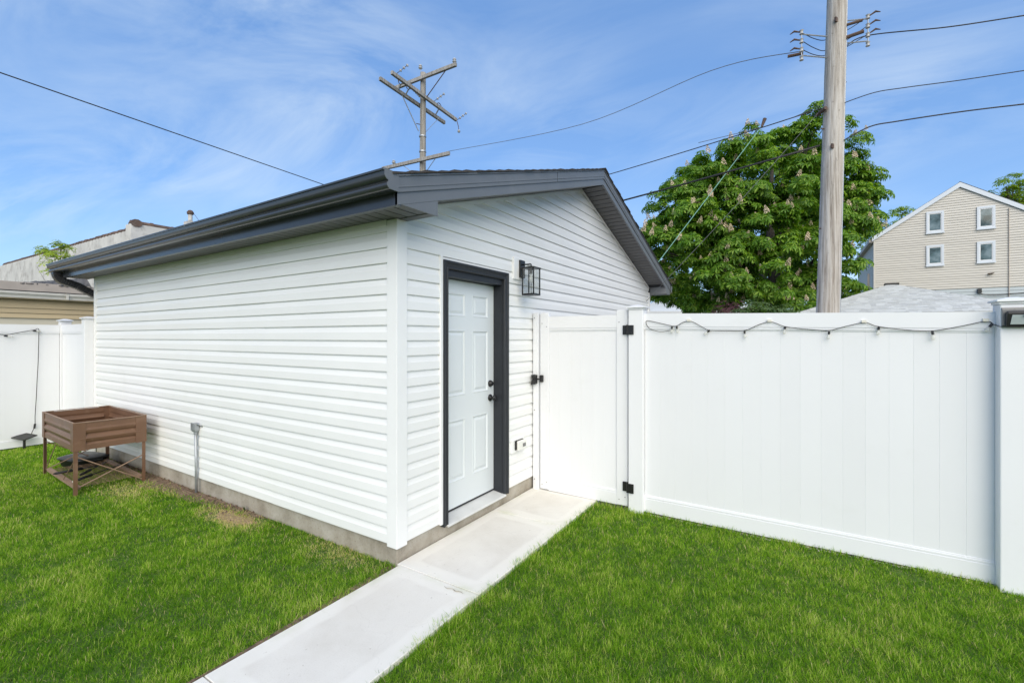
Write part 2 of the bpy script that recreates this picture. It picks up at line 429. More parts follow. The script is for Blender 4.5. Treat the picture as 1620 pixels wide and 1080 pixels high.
# grass: blade colour from a per-blade attribute (fresh to straw) plus broad patches
m, nt, b = new_mat('lawn_blades')
b.inputs['Roughness'].default_value = 0.5
b.inputs['Specular IOR Level'].default_value = 0.12
a1 = nt.nodes.new('ShaderNodeAttribute'); a1.attribute_name = 'tone'
c = ramp(nt, a1.outputs['Fac'], [(0.0, (0.034, 0.125, 0.004)), (0.35, (0.122, 0.285, 0.010)), (0.62, (0.265, 0.450, 0.026)), (0.80, (0.52, 0.62, 0.14)), (0.90, (0.60, 0.50, 0.24)), (1.0, (0.74, 0.60, 0.38))])
nt.links.new(c, b.inputs['Base Color'])
t = nt.nodes.new('ShaderNodeBsdfTranslucent')
nt.links.new(mixc_(nt, c, (1.3, 1.3, 0.6), 1.0, 'MULTIPLY'), t.inputs['Color'])
mx_ = nt.nodes.new('ShaderNodeMixShader'); mx_.inputs[0].default_value = 0.42
nt.links.new(b.outputs[0], mx_.inputs[1]); nt.links.new(t.outputs[0], mx_.inputs[2])
nt.links.new(mx_.outputs[0], nt.nodes['Material Output'].inputs['Surface'])
M['grass'] = m
m, nt, b = new_mat('lawn_thatch')
b.inputs['Roughness'].default_value = 0.95
c = ramp(nt, noise(nt, 45, 6, 0.7, obj=False), [(0.3, (0.04, 0.075, 0.012)), (0.6, (0.09, 0.15, 0.025)), (0.8, (0.20, 0.18, 0.075))])
nt.links.new(c, b.inputs['Base Color'])
M['thatch'] = m

# ------------------------------------------------------------------ ground
LAWN_Z = -0.03
o = MB().box(-160, 160, -160, 200, -0.6, -0.25).build('ground', M['ground']); tag(o, kind='structure')
o = MB().box(-9.2, 9.5, -9, 1.985, -0.24, LAWN_Z).build('lawn', M['thatch']); tag(o, kind='structure')
o = MB().box(-40, 40, 6.75, 11.5, -0.24, -0.06).build('alley', M['alley']); tag(o, kind='structure')
o = MB().box(0.0, 9.5, 1.99, 6.745, -0.24, -0.035).build('gravel_strip', M['soil']); tag(o, kind='structure')

# path: four cast slabs with open joints on a bed
pth = MB().box(0.03, 0.755, -6.0, 2.0, -0.2, -0.08).build('path', M['found']); tag(pth, kind='structure')
def slab(x0, x1, y0, y1):
    nx, ny = 10, max(6, int((y1 - y0) / 0.08)); r = 0.003
    xs = [x0, x0 + r] + list(np.linspace(x0 + 0.05, x1 - 0.05, nx)) + [x1 - r, x1]
    ys = [y0, y0 + r] + list(np.linspace(y0 + 0.05, y1 - 0.05, ny)) + [y1 - r, y1]
    vs = []; ed = []
    for j, y in enumerate(ys):
        for i, x in enumerate(xs):
            rim = i in (0, len(xs) - 1) or j in (0, len(ys) - 1)
            z = -r if rim else 0.0012 * math.sin(x * 9 + y * 4)
            vs.append((x, y, z)); ed.append(min(x - x0, x1 - x, y - y0, y1 - y))
    n = len(xs); fs = [(j * n + i, j * n + i + 1, (j + 1) * n + i + 1, (j + 1) * n + i) for j in range(len(ys) - 1) for i in range(n - 1)]
    # sides
    loop = [i for i in range(n)] + [j * n + n - 1 for j in range(1, len(ys))] + [(len(ys) - 1) * n + i for i in range(n - 2, -1, -1)] + [j * n for j in range(len(ys) - 2, 0, -1)]
    k0 = len(vs)
    for q in loop:
        x, y, z = vs[q]; vs.append((x, y, -0.08)); ed.append(0.0)
    L = len(loop)
    for q in range(L): fs.append((loop[q], k0 + q, k0 + (q + 1) % L, loop[(q + 1) % L]))
    mb = MB().add(vs, fs); ob = mb.build('slab', M['path'], pth)
    a = ob.data.attributes.new('edge', 'FLOAT', 'POINT'); a.data.foreach_set('value', ed)
    return ob
slab(0.035, 0.750, -5.8, -1.296)
slab(0.035, 0.750, -1.290, -0.012)
slab(0.010, 0.750, -0.006, 1.222)
slab(0.010, 0.750, 1.227, 2.060)
# spalled chip line beside the joint in front of the corner
cr_ = MB(); pts = [(0.50, -0.058, 0.0035), (0.53, -0.066, 0.0035), (0.565, -0.052, 0.0035), (0.60, -0.062, 0.0035), (0.635, -0.05, 0.0035), (0.66, -0.058, 0.0035)]
cr_.tube(pts, [0.001, 0.003, 0.002, 0.004, 0.002, 0.001], 5)
cr_.build('patch_crumb', M['found'], pth)

def blob_sheet(name, outline, z, mat, jit=0.02, seed=1, h=0.02):
    rr = random.Random(seed)
    cx = sum(p[0] for p in outline) / len(outline); cy = sum(p[1] for p in outline) / len(outline)
    rings = 7; vs = []; n = len(outline); fs = []
    for k in range(1, rings + 1):
        s = k / rings
        for (x, y) in outline:
            vs.append((cx + (x - cx) * s + rr.uniform(-jit, jit), cy + (y - cy) * s + rr.uniform(-jit, jit) * 0.5, z + (1 - s) * h + rr.uniform(-1, 1) * h * 0.35))
    vs.append((cx, cy, z + h))
    for k in range(rings - 1):
        for i in range(n):
            fs.append((k * n + i, k * n + (i + 1) % n, (k + 1) * n + (i + 1) % n, (k + 1) * n + i))
    for i in range(n): fs.append((len(vs) - 1, (i + 1) % n, i))
    return MB().add(vs, fs).build(name, mat)
def dens(poly, step=0.09):
    r = []
    for i in range(len(poly)):
        a, b2 = poly[i], poly[(i + 1) % len(poly)]
        n = max(1, int(math.hypot(b2[0] - a[0], b2[1] - a[1]) / step))
        for k in range(n): r.append((a[0] + (b2[0] - a[0]) * k / n, a[1] + (b2[1] - a[1]) * k / n))
    return r
SOIL1 = [(-5.6, -0.005), (-1.62, -0.005), (-1.75, -0.05), (-2.35, -0.10), (-2.75, -0.20), (-3.2, -0.22), (-3.7, -0.30), (-4.2, -0.22), (-5.4, -0.10)]
o = blob_sheet('soil_strip', dens(SOIL1), LAWN_Z + 0.004, M['soil'], 0.012, 3, 0.018); tag(o, kind='structure')
o = blob_sheet('soil_edge', dens([(0.034, -0.01), (0.034, -2.4), (-0.01, -2.4), (-0.02, -1.8), (-0.015, -1.2), (-0.035, -0.7), (-0.03, -0.3), (-0.06, -0.02)], 0.06), LAWN_Z + 0.006, M['soil'], 0.008, 6, 0.010); tag(o, kind='structure')
o = blob_sheet('dry_patch', dens([(-2.30, -0.14), (-2.1, -0.07), (-1.85, -0.06), (-1.66, -0.13), (-1.75, -0.22), (-1.98, -0.27), (-2.2, -0.23)], 0.05), LAWN_Z + 0.003, simple('straw_thatch', (0.34, 0.25, 0.14), 0.95, 0.45, 60, bumps=(90, 0.9, 0.02)), 0.04, 8, 0.006); tag(o, kind='structure')
mb = MB()
for k in range(420):
    x = random.uniform(-5.2, -1.9); y = -abs(random.gauss(0, 0.10)) - 0.01
    if y < -0.26: continue
    s = random.uniform(0.004, 0.017); q = random.uniform(0, 6)
    z = LAWN_Z + 0.012
    vs = [(x + s * math.cos(q + a) * random.uniform(.6, 1.1), y + s * math.sin(q + a) * random.uniform(.6, 1.1), z) for a in (0, 1.57, 3.14, 4.71)]
    mb.add(vs + [(x, y, z + s * 0.9)], [(0, 1, 4), (1, 2, 4), (2, 3, 4), (3, 0, 4), (3, 2, 1, 0)])
o = mb.build('soil_crumbs', M['soil']); tag(o, kind='stuff')

mb = MB()
for k in range(900):
    if k < 620: x = random.uniform(1.0, 5.5); y = 1.985 - abs(random.gauss(0, 0.016))
    else: x = 0.030 - abs(random.gauss(0, 0.012)); y = random.uniform(-2.6, 0.0)
    s = random.uniform(0.004, 0.011); q = random.uniform(0, 6); z = LAWN_Z + 0.001
    vs = [(x + s * math.cos(q + a) * random.uniform(.6, 1.1), y + s * math.sin(q + a) * random.uniform(.6, 1.1), z) for a in (0, 1.57, 3.14, 4.71)]
    mb.add(vs + [(x, y, z + s * 1.1)], [(0, 1, 4), (1, 2, 4), (2, 3, 4), (3, 0, 4), (3, 2, 1, 0)])
o = mb.build('pebbles', simple('pale_pebble', (0.42, 0.38, 0.32), 0.9, 0.3, 60, island=0.25)); tag(o, kind='stuff')

# ------------------------------------------------------------------ garage
G = thing('garage', 'white vinyl sided garage with charcoal gutters, soffits and gable trim', 'garage')
W, DP = 6.15, 6.57          # along -X, along +Y
Z0, CH = 0.134, 0.1148      # siding start, course height
WT = 2.515                  # wall top (soffit level)
YR = DP / 2
SL = 0.318                  # roof slope
RX = 0.33                   # gable overhang
EY = 0.31                   # eave overhang to the fascia face
def rake_low(y): return 3.635 - SL * abs(y - YR)   # underside of the rake at distance from the ridge
# foundation
fb = MB()
fb.prism([(-W, 0), (0, 0), (0, 0.535), (-0.19, 0.535), (-0.19, 1.415), (0, 1.415), (0, DP), (-W, DP)], (0, 0, -0.24), (1, 0, 0), (0, 1, 0), (0, 0, Z0 + 0.25))
fb.build('foundation', M['found'], G, bevel=0.006)
MB().box(-0.188, -0.002, 0.5355, 1.4145, -0.24, 0.083).build('door_step', M['found'], G, bevel=0.004)
# inner core so nothing shows through
core = MB()
core.prism([(0.012, Z0), (DP - 0.012, Z0), (DP - 0.012, WT), (YR, WT + YR * SL + 0.03), (0.012, WT)], (-W + 0.012, 0, 0), (0, 1, 0), (0, 0, 1), (W - 0.19, 0, 0))
core.box(-0.178, -0.006, 0.012, 0.50, Z0, 2.4); core.box(-0.178, -0.006, 1.44, DP - 0.012, Z0, 2.4)
core.prism([(0.012, 2.22), (DP - 0.012, 2.22), (DP - 0.012, WT), (YR, WT + YR * SL + 0.03), (0.012, WT)], (-0.178, 0, 0), (0, 1, 0), (0, 0, 1), (0.172, 0, 0))
core.build('wall', M['trim'], G)

def profile(n):
    """outline of n dutch-lap courses: (out, z) going up"""
    p = []
    for k in range(n):
        z = k * CH
        p += [(0.004, z + 0.003), (0.0205, z), (0.0215, z + 0.006), (0.0200, z + 0.064), (0.0172, z + 0.071), (0.0065, z + CH + 0.002)]
    return p
def plank(wall, z0, n, lo, hi, off=0.0, zmax=None):
    """one siding panel on wall 'left' (runs along X) or 'right' (runs along Y); lo/hi are functions of height"""
    pr = profile(n)
    vs = []; fs = []
    for (o_, dz) in pr + [(0.0, pr[-1][1]), (0.0, 0.001)]:
        z = z0 + dz
        if zmax is not None and z > zmax: z = zmax
        a, b2 = lo(z), hi(z)
        if b2 < a: a = b2 = (a + b2) / 2
        o2 = o_ + (off if o_ > 0.001 else 0)
        if wall == 'left': vs += [(a, -o2, z), (b2, -o2, z)]
        else: vs += [(o2, a, z), (o2, b2, z)]
    m_ = len(pr) + 2
    for k in range(m_):
        k2 = (k + 1) % m_
        fs.append((2 * k, 2 * k + 1, 2 * k2 + 1, 2 * k2))
    fs.append(tuple(2 * k for k in range(m_))); fs.append(tuple(2 * k + 1 for k in range(m_ - 1, -1, -1)))
    return MB().add(vs, fs).build('siding_plank', M['vinyl'], G)
cst = lambda v: (lambda z: v)
# left wall: double courses, staggered vertical laps as on the wall
seams = [-1.55, -2.80, -0.95, -1.72, -4.15, -3.55, -2.55, -1.70, -4.45, -3.35]
k = 0; zz = Z0
while zz < WT - 0.02:
    s = seams[k % len(seams)]
    n = 2 if zz + 2 * CH < WT + 0.09 else 1
    plank('left', zz, n, cst(-W + 0.05), cst(s), 0.0, WT - 0.004)
    plank('left', zz, n, cst(s - 0.02), cst(-0.07), 0.0030, WT - 0.004)
    zz += n * CH; k += 1
# right wall
def ylo(z): return 0.068 if z < WT - 0.01 else YR - (rake_low(YR) + 0.012 - z) / SL
def yhi(z): return DP - 0.06 if z < WT - 0.01 else YR + (rake_low(YR) + 0.012 - z) / SL
zz = Z0; k = 0
DOOR_L, DOOR_R, DOOR_T = 0.447, 1.474, 2.295
while zz < 3.62:
    if zz < DOOR_T - 0.05:
        n = 2 if zz + 2 * CH < DOOR_T + 0.02 else 1
        plank('right', zz, n, cst(0.068), cst(DOOR_L))
        plank('right', zz, n, cst(DOOR_R), cst(DP - 0.06))
    else:
        n = 2 if zz > 2.43 and zz < 3.40 else 1
        n = 1
        plank('right', zz, n, (lambda z: max(0.068, ylo(z))), (lambda z: min(DP - 0.06, yhi(z))))
    zz += n * CH; k += 1
# corner posts
cp = MB()
cp.prism([(-0.078, -0.002), (-0.078, -0.026), (0.026, -0.026), (0.026, 0.078), (0.002, 0.078), (0.002, -0.002)], (0, 0, Z0 - 0.022), (1, 0, 0), (0, 1, 0), (0, 0, WT - Z0 + 0.018))
cp.build('corner_post', M['trim'], G, bevel=0.003)
cp = MB()
cp.prism([(-0.02, -0.026), (0.055, -0.026), (0.055, -0.002), (-0.02, -0.002)], (-W, 0, Z0 - 0.022), (1, 0, 0), (0, 1, 0), (0, 0, WT - Z0 + 0.018))
cp.build('corner_post', M['trim'], G, bevel=0.003)
cp = MB()
cp.box(0.002, 0.026, DP - 0.07, DP + 0.02, Z0 - 0.02, WT)
cp.build('corner_post', M['trim'], G, bevel=0.003)
# finish strips under the soffits
MB().box(-W + 0.056, -0.08, -0.032, -0.0245, WT - 0.045, WT - 0.001).build('soffit_trim', M['trim'], G)
for s in (-1, 1):
    a = YR + s * (YR - 0.08); za, zb = rake_low(a), rake_low(YR)
    MB().prism([(a, za - 0.034), (YR, zb - 0.034), (YR, zb - 0.002), (a, za - 0.002)], (0.0255, 0, 0), (0, 1, 0), (0, 0, 1), (0.008, 0, 0)).build('rake_trim', M['trim'], G)

# eave soffit boards (front eave, back eave) and rake soffit boards
XL = -6.50
sb = MB().prism([(0, 0), (0.0895, 0), (0.0895, 0.007), (0, 0.007)], (0, -EY + 0.004, 0), (1, 0, 0), (0, 0, 1), (0, EY - 0.006, 0)).mesh('soffit_board', M['soffit'])
k = 0; x = XL + 0.01
MB().box(XL + 0.005, RX - 0.005, -EY + 0.004, -0.002, WT + 0.016, WT + 0.022).build('soffit_backing', M['black'], G)
while x < RX - 0.09:
    linkmesh('soffit_board', sb, G, (x, 0, WT - 0.001)); x += 0.1016
# rake soffits: boards run out from the wall, follow the slope
ang = math.atan(SL)
sbr = MB().prism([(0, 0), (0.0895, 0), (0.0895, 0.007), (0, 0.007)], (0.028, 0, 0), (0, 1, 0), (0, 0, 1), (RX - 0.032, 0, 0)).mesh('rake_soffit_board', M['soffit'])
step = 0.1016
for s in (1, -1):
    n = int((YR - 0.10) / math.cos(ang) / step)
    for k in range(n):
        d = 0.02 + k * step
        y = YR + s * (d if s > 0 else d + 0.097) * math.cos(ang)
        z = rake_low(y) + 0.004
        linkmesh('rake_soffit_board', sbr, G, (0, y, z), (-s * ang, 0, 0))
    b_ = MB()
    ya = YR + s * (YR - 0.02)
    b_.prism([(YR, rake_low(YR) + 0.022), (ya, rake_low(ya) + 0.022), (ya, rake_low(ya) + 0.028), (YR, rake_low(YR) + 0.028)], (0.01, 0, 0), (0, 1, 0), (0, 0, 1), (RX - 0.015, 0, 0))
    b_.build('soffit_backing', M['black'], G)

# rake fascia: lower face and a proud upper band, both slopes
TOPH = 0.192
def rake_piece(name, s, x0, x1, h0, h1, yend):
    a = YR + s * (YR + yend)
    p = [(YR, rake_low(YR) + h0), (a, rake_low(a) + h0), (a, rake_low(a) + h1), (YR, rake_low(YR) + h1)]
    return MB().prism(p, (x0, 0, 0), (0, 1, 0), (0, 0, 1), (x1 - x0, 0, 0)).build(name, M['fascia'], G, bevel=0.002)
for s in (-1, 1):
    rake_piece('rake_fascia', s, RX - 0.022, RX, 0.0, TOPH - 0.006, EY)
    rake_piece('rake_band', s, RX, RX + 0.010, 0.078, TOPH - 0.012, EY)
    rake_piece('rake_bead', s, RX, RX + 0.014, 0.108, 0.118, EY)
    rake_piece('drip_edge', s, RX, RX + 0.018, TOPH - 0.012, TOPH + 0.002, EY + 0.02)
MB().prism([(1.93, 0), (1.936, 0), (1.936, 0.10), (1.93, 0.10)], (RX + 0.0102, 0, rake_low(1.93) + 0.082), (0, 1, 0), (0, 0, 1), (0.0015, 0, 0)).build('fascia_joint', M['black'], G)
# left rake of the far gable
for s in (-1, 1):
    a = YR + s * (YR + EY)
    MB().prism([(YR, rake_low(YR)), (a, rake_low(a)), (a, rake_low(a) + TOPH), (YR, rake_low(YR) + TOPH)], (XL, 0, 0), (0, 1, 0), (0, 0, 1), (0.02, 0, 0)).build('rake_fascia', M['fascia'], G)
# eave return boxes
rb = MB(); yb = 0.075
rb.add([(0.0275, yb, WT - 0.006), (RX - 0.003, yb, WT - 0.006), (RX - 0.003, yb, rake_low(yb) + 0.05), (0.0275, yb, rake_low(yb) + 0.05),
        (0.0275, yb - 0.012, WT - 0.006), (RX - 0.003, yb - 0.012, WT - 0.006), (RX - 0.003, yb - 0.012, rake_low(yb) + 0.05), (0.0275, yb - 0.012, rake_low(yb) + 0.05)],
       [(0, 1, 2, 3), (7, 6, 5, 4), (0, 4, 5, 1), (1, 5, 6, 2), (2, 6, 7, 3), (3, 7, 4, 0)])
rb.prism([(-EY + 0.008, WT - 0.010), (yb, WT - 0.010), (yb, rake_low(yb) + 0.01), (-EY + 0.008, rake_low(-EY) + 0.03)], (RX - 0.012, 0, 0), (0, 1, 0), (0, 0, 1), (0.010, 0, 0))
rb.build('eave_return', M['fascia'], G)
MB().box(0.03, RX - 0.014, -0.002, yb - 0.013, WT - 0.006, WT + 0.004).build('return_soffit', M['soffit'], G)
yb2 = DP - 0.02
rb = MB().box(0.028, RX - 0.024, yb2, yb2 + 0.012, WT - 0.03, WT + 0.14)
rb.box(0.028, RX - 0.024, yb2 + 0.012, DP + EY - 0.01, WT - 0.03, WT - 0.02)
rb.prism([(yb2, WT - 0.03), (DP + EY, WT - 0.03), (DP + EY, rake_low(DP + EY) + 0.02), (yb2, rake_low(yb2) + 0.02)], (RX - 0.024, 0, 0), (0, 1, 0), (0, 0, 1), (0.026, 0, 0))
rb.build('eave_return', M['fascia'], G)
MB().box(XL + 0.02, RX - 0.03, DP, DP + EY, WT - 0.01, WT - 0.002).build('back_soffit', M['soffit'], G)
MB().box(XL, RX - 0.02, DP + EY, DP + EY + 0.02, WT - 0.02, WT + 0.18).build('back_fascia', M['fascia'], G)
# eave fascia with a hemmed lower lip
MB().prism([(-EY, WT - 0.022), (-EY + 0.035, WT - 0.022), (-EY + 0.035, WT - 0.014), (-EY + 0.014, WT - 0.014), (-EY + 0.014, WT + 0.165), (-EY, WT + 0.165)], (XL, 0, 0), (0, 1, 0), (0, 0, 1), (RX - 0.001 - XL, 0, 0)).build('eave_fascia', M['char'], G)  # darker metal than the rakes: the gutter's shade is put into the colour
# K-style gutter: open trough with an ogee face and end caps
def gutter(y0, s, xa, xb, zt, name='gutter'):
    outer = [(0.0, 0.0), (0.066, 0.0), (0.080, 0.002), (0.090, 0.009), (0.096, 0.020), (0.0965, 0.030), (0.092, 0.040), (0.086, 0.046), (0.088, 0.052), (0.102, 0.058), (0.111, 0.066), (0.115, 0.076), (0.117, 0.103), (0.126, 0.106), (0.126, 0.118)]
    inner = [(0.112, 0.118), (0.110, 0.078), (0.098, 0.063), (0.083, 0.056), (0.081, 0.046), (0.089, 0.030), (0.086, 0.014), (0.066, 0.005), (0.004, 0.004), (0.004, 0.118), (0.0, 0.118)]
    prof = outer + inner
    g = MB().prism(prof, (xa, y0, zt - 0.118), (0, s, 0), (0, 0, 1), (xb - xa, 0, 0))
    o_ = g.build(name, M['char'], G)
    o_.data.polygons.foreach_set('use_smooth', [len(p.vertices) == 4 for p in o_.data.polygons]); o_.data.set_sharp_from_angle(angle=R(38))
    outer = outer + [(0.0, 0.118)]
    for xx in (xa - 0.004, xb):
        MB().prism(outer, (xx, y0, zt - 0.118), (0, s, 0), (0, 0, 1), (0.004, 0, 0)).build('gutter_end_cap', M['fascia'], o_)
    return o_
gutter(-EY - 0.001, -1, XL - 0.08, RX + 0.012, 2.688)
gutter(DP + EY + 0.021, 1, XL - 0.05, RX + 0.01, 2.66)
MB().box(-6.535, -6.525, -0.3, -0.29, 2.55, 2.56)
MB().prism([(0, 0), (0.012, 0.002), (0.008, 0.022), (-0.004, 0.016)], (-1.23, -EY - 0.1085, 2.655), (1, 0, 0), (0, 0, 1), (0, -0.0015, 0)).build('paint_chip', M['box_white'], G)
# downspout at the far end: elbow back under the eave, then down round the corner
def rect_sweep(mb, pts, w, d, side):
    pts = [Vector(p) for p in pts]; side = Vector(side).normalized(); vs = []; fs = []
    for i, p in enumerate(pts):
        t = (pts[min(i + 1, len(pts) - 1)] - pts[max(i - 1, 0)]).normalized()
        n_ = t.cross(side).normalized()
        for a, b2 in ((-1, -1), (1, -1), (1, 1), (-1, 1)): vs.append(p + side * (a * w / 2) + n_ * (b2 * d / 2))
    for i in range(len(pts) - 1):
        for k_ in range(4): fs.append((4 * i + k_, 4 * i + (k_ + 1) % 4, 4 * i + 4 + (k_ + 1) % 4, 4 * i + 4 + k_))
    fs += [(3, 2, 1, 0), tuple(4 * (len(pts) - 1) + k_ for k_ in range(4))]
    mb.add(vs, fs)
A_ = Vector((-6.40, -0.365, 2.575)); pts = [A_, A_ + Vector((0, 0, -0.03))]
for k in range(1, 13):
    q = k / 12
    pts.append(A_ + Vector((-0.02 * q, 0.02 * q + 0.055 * q * q, -0.03 - 0.10 * math.sin(q * 1.2))))
pts += [Vector((-6.43, -0.14, 2.40)), Vector((-6.42, -0.02, 2.325)), Vector((-6.38, 0.10, 2.25)), Vector((-6.32, 0.18, 2.16)), Vector((-6.26, 0.21, 2.0)), Vector((-6.25, 0.21, 0.1))]
# ribbed: subdivide and alternate width
fine_ = []
for i in range(len(pts) - 1):
    n = max(1, int((pts[i + 1] - pts[i]).length / 0.014)) if i < len(pts) - 2 else 1
    for k in range(n): fine_.append(pts[i].lerp(pts[i + 1], k / n))
fine_.append(pts[-1])
mb = MB(); side = Vector((1, 0, 0)); vs = []; fs = []
for i, p in enumerate(fine_):
    t = (fine_[min(i + 2, len(fine_) - 1)] - fine_[max(i - 2, 0)]).normalized(); n_ = t.cross(side).normalized()
    g_ = 1.0 if i % 2 == 0 or i > len(fine_) - 4 else 0.93
    for a, b2 in ((-1, -1), (1, -1), (1, 1), (-1, 1)): vs.append(p + side * (a * 0.052 * g_) + n_ * (b2 * 0.047 * g_))
for i in range(len(fine_) - 1):
    for k_ in range(4): fs.append((4 * i + k_, 4 * i + (k_ + 1) % 4, 4 * i + 4 + (k_ + 1) % 4, 4 * i + 4 + k_))
fs += [(3, 2, 1, 0), tuple(4 * (len(fine_) - 1) + k_ for k_ in range(4))]
mb.add(vs, fs).build('downspout', M['black'], G)

# roof deck and shingle courses
roof = MB()
for s in (-1, 1):
    a = YR + s * (YR + EY + 0.01)
    roof.prism([(YR, rake_low(YR) + TOPH - 0.03), (a, rake_low(a) + TOPH - 0.03), (a, rake_low(a) + TOPH), (YR, rake_low(YR) + TOPH)], (XL + 0.02, 0, 0), (0, 1, 0), (0, 0, 1), (RX - 0.024 - XL, 0, 0))
roof = roof.build('roof', M['darkroof'], G)
L = (YR + EY + 0.05) / math.cos(ang); ns = 25; e = L / ns
for s in (-1, 1):
    for k in range(ns):
        d0 = k * e - 0.02; d1 = (k + 1) * e + 0.004
        y0 = YR + s * d0 * math.cos(ang); y1 = YR + s * d1 * math.cos(ang)
        zt = rake_low(YR) + TOPH
        z0 = zt - d0 * math.sin(ang); z1 = zt - d1 * math.sin(ang)
        xe = RX + 0.030 + random.uniform(-0.006, 0.006); li = random.uniform(0.004, 0.012)
        MB().add([(XL - 0.03, y0, z0 + 0.004), (xe, y0, z0 + 0.004), (xe, y1, z1 + 0.002), (XL - 0.03, y1, z1 + 0.002),
                  (XL - 0.03, y0, z0 + 0.009), (xe, y0, z0 + 0.009), (xe, y1, z1 + 0.012 + li), (XL - 0.03, y1, z1 + 0.012 + li)],
                 [(0, 1, 2, 3), (7, 6, 5, 4), (0, 4, 5, 1), (1, 5, 6, 2), (2, 6, 7, 3), (3, 7, 4, 0)]).build('shingle', M['shingle'], roof)
MB().prism([(-0.13, -0.13 * SL + 0.022), (0, 0.026), (0.13, -0.13 * SL + 0.022), (0.13, -0.13 * SL + 0.014), (0, 0.016), (-0.13, -0.13 * SL + 0.014)], (XL - 0.03, YR, rake_low(YR) + TOPH), (0, 1, 0), (0, 0, 1), (RX + 0.064 - XL, 0, 0)).build('ridge_cap', M['shingle'], roof)

# ---- doorway
JL, JR, JT = 0.546, 1.392, 2.163
DX = -0.098
sill_z = 0.118
# white J-channel round the brickmould
jc = MB()
jc.box(0.0005, 0.030, DOOR_L, DOOR_L + 0.030, Z0 - 0.012, 2.318)
jc.box(0.0005, 0.030, 1.4585, 1.4755, Z0 - 0.010, 2.300)
jc.box(0.0005, 0.030, DOOR_L + 0.0305, 1.458, 2.2895, 2.306)
jc.build('door_channel', M['trim'], G, bevel=0.002)
# brickmould casing: stepped profile, mitred at the top corners
CW = 0.067
prof = [(0.0, 0.0), (0.0, 0.040), (0.010, 0.043), (0.020, 0.040), (0.024, 0.033), (0.046, 0.028), (0.050, 0.034), (0.060, 0.034), (CW, 0.026), (CW, 0.0)]   # (inward from outer edge, out)
def casing(kind):
    vs = []; n = len(prof)
    if kind == 'top':
        a = [(o_, JL - CW + i_, JT + CW + 0.057 - i_) for i_, o_ in prof]; b2 = [(o_, JR + CW - i_, JT + CW + 0.057 - i_) for i_, o_ in prof]
    else:
        y = (lambda i_: JL - CW + i_) if kind == 'l' else (lambda i_: JR + CW - i_)
        a = [(o_, y(i_), 0.098) for i_, o_ in prof]; b2 = [(o_, y(i_), JT + CW + 0.057 - i_) for i_, o_ in prof]
    vs = a + b2
    fs = [(i, (i + 1) % n, (i + 1) % n + n, i + n) for i in range(n)] + [tuple(range(n - 1, -1, -1)), tuple(range(n, 2 * n))]
    return MB().add(vs, fs).build('door_casing', M['casing'], G)
for kd in ('top', 'l', 'r'): casing(kd)
# jambs
MB().box(-0.17, 0.002, JL - 0.03, JL + 0.012, 0.10, JT).build('door_jamb', M['casing'], G)
MB().box(-0.17, 0.002, JR - 0.006, JR + 0.03, 0.10, JT).build('door_jamb', M['casing'], G)
MB().box(-0.17, 0.002, JL - 0.03, JR + 0.03, JT + 0.001, JT + 0.06).build('door_jamb', M['casing'], G)
MB().prism([(-0.17, 0.085), (0.046, 0.085), (0.046, 0.098), (0.036, 0.103), (-0.088, 0.121), (-0.17, 0.121)], (0, JL - 0.02, 0), (1, 0, 0), (0, 0, 1), (0, JR - JL + 0.03, 0)).build('door_threshold', M['alu'], G, bevel=0.002)
MB().box(-0.125, DX - 0.004, JL + 0.013, JR - 0.007, 0.1215, 0.139).build('door_sweep', M['black'], G)
# six panel slab
SL0, SL1, ST = 0.565, 1.384, 2.158
dr = MB(); zb = 0.141
wd = SL1 - SL0
pa, pb_, pc, pd = SL0 + wd * 0.135, SL0 + wd * 0.445, SL0 + wd * 0.575, SL0 + wd * 0.885
ys = [SL0, pa, pb_, pc, pd, SL1]
zs = [zb, zb + 0.225, zb + 0.775, zb + 0.985, zb + 1.575, zb + 1.695, zb + 1.905, ST]
for i in range(5):
    for j in range(7):
        if i in (1, 3) and j in (1, 3, 5): continue
        dr.add([(DX, ys[i], zs[j]), (DX, ys[i + 1], zs[j]), (DX, ys[i + 1], zs[j + 1]), (DX, ys[i], zs[j + 1])], [(0, 1, 2, 3)])
dr.add([(DX, SL0, zb), (DX, SL1, zb), (DX, SL1, ST), (DX, SL0, ST), (DX - 0.04, SL0, zb), (DX - 0.04, SL1, zb), (DX - 0.04, SL1, ST), (DX - 0.04, SL0, ST)],
       [(0, 1, 5, 4), (1, 2, 6, 5), (2, 3, 7, 6), (3, 0, 4, 7), (4, 5, 6, 7)])
door = dr.build('door', M['door'], G)
for i in (1, 3):
    for j in (1, 3, 5):
        y0, y1, z0, z1 = ys[i], ys[i + 1], zs[j], zs[j + 1]
        vs = []; fs = []
        lv = [(0, 0), (0.006, 0.003), (0.012, 0.001), (0.020, -0.008), (0.030, -0.009), (0.048, -0.002), (0.052, -0.001)]
        for ins, dz in lv:
            vs += [(DX + dz, y0 + ins, z0 + ins), (DX + dz, y1 - ins, z0 + ins), (DX + dz, y1 - ins, z1 - ins), (DX + dz, y0 + ins, z1 - ins)]
        for q in range(len(lv) - 1):
            for k in range(4): fs.append((4 * q + k, 4 * q + (k + 1) % 4, 4 * q + 4 + (k + 1) % 4, 4 * q + 4 + k))
        e0 = 4 * (len(lv) - 1); fs.append((e0, e0 + 1, e0 + 2, e0 + 3))
        MB().add(vs, fs).build('door_panel', M['door'], door)
kb = MB().lathe([(0.034, 0.0), (0.034, 0.006), (0.026, 0.012), (0.012, 0.016), (0.011, 0.032), (0.020, 0.038), (0.028, 0.046), (0.0295, 0.056), (0.026, 0.066), (0.015, 0.071), (0.0, 0.072)], (DX, 1.322, 1.055), (1, 0, 0), 24)
kb.build('door_knob', M['black'], door, smooth=True)
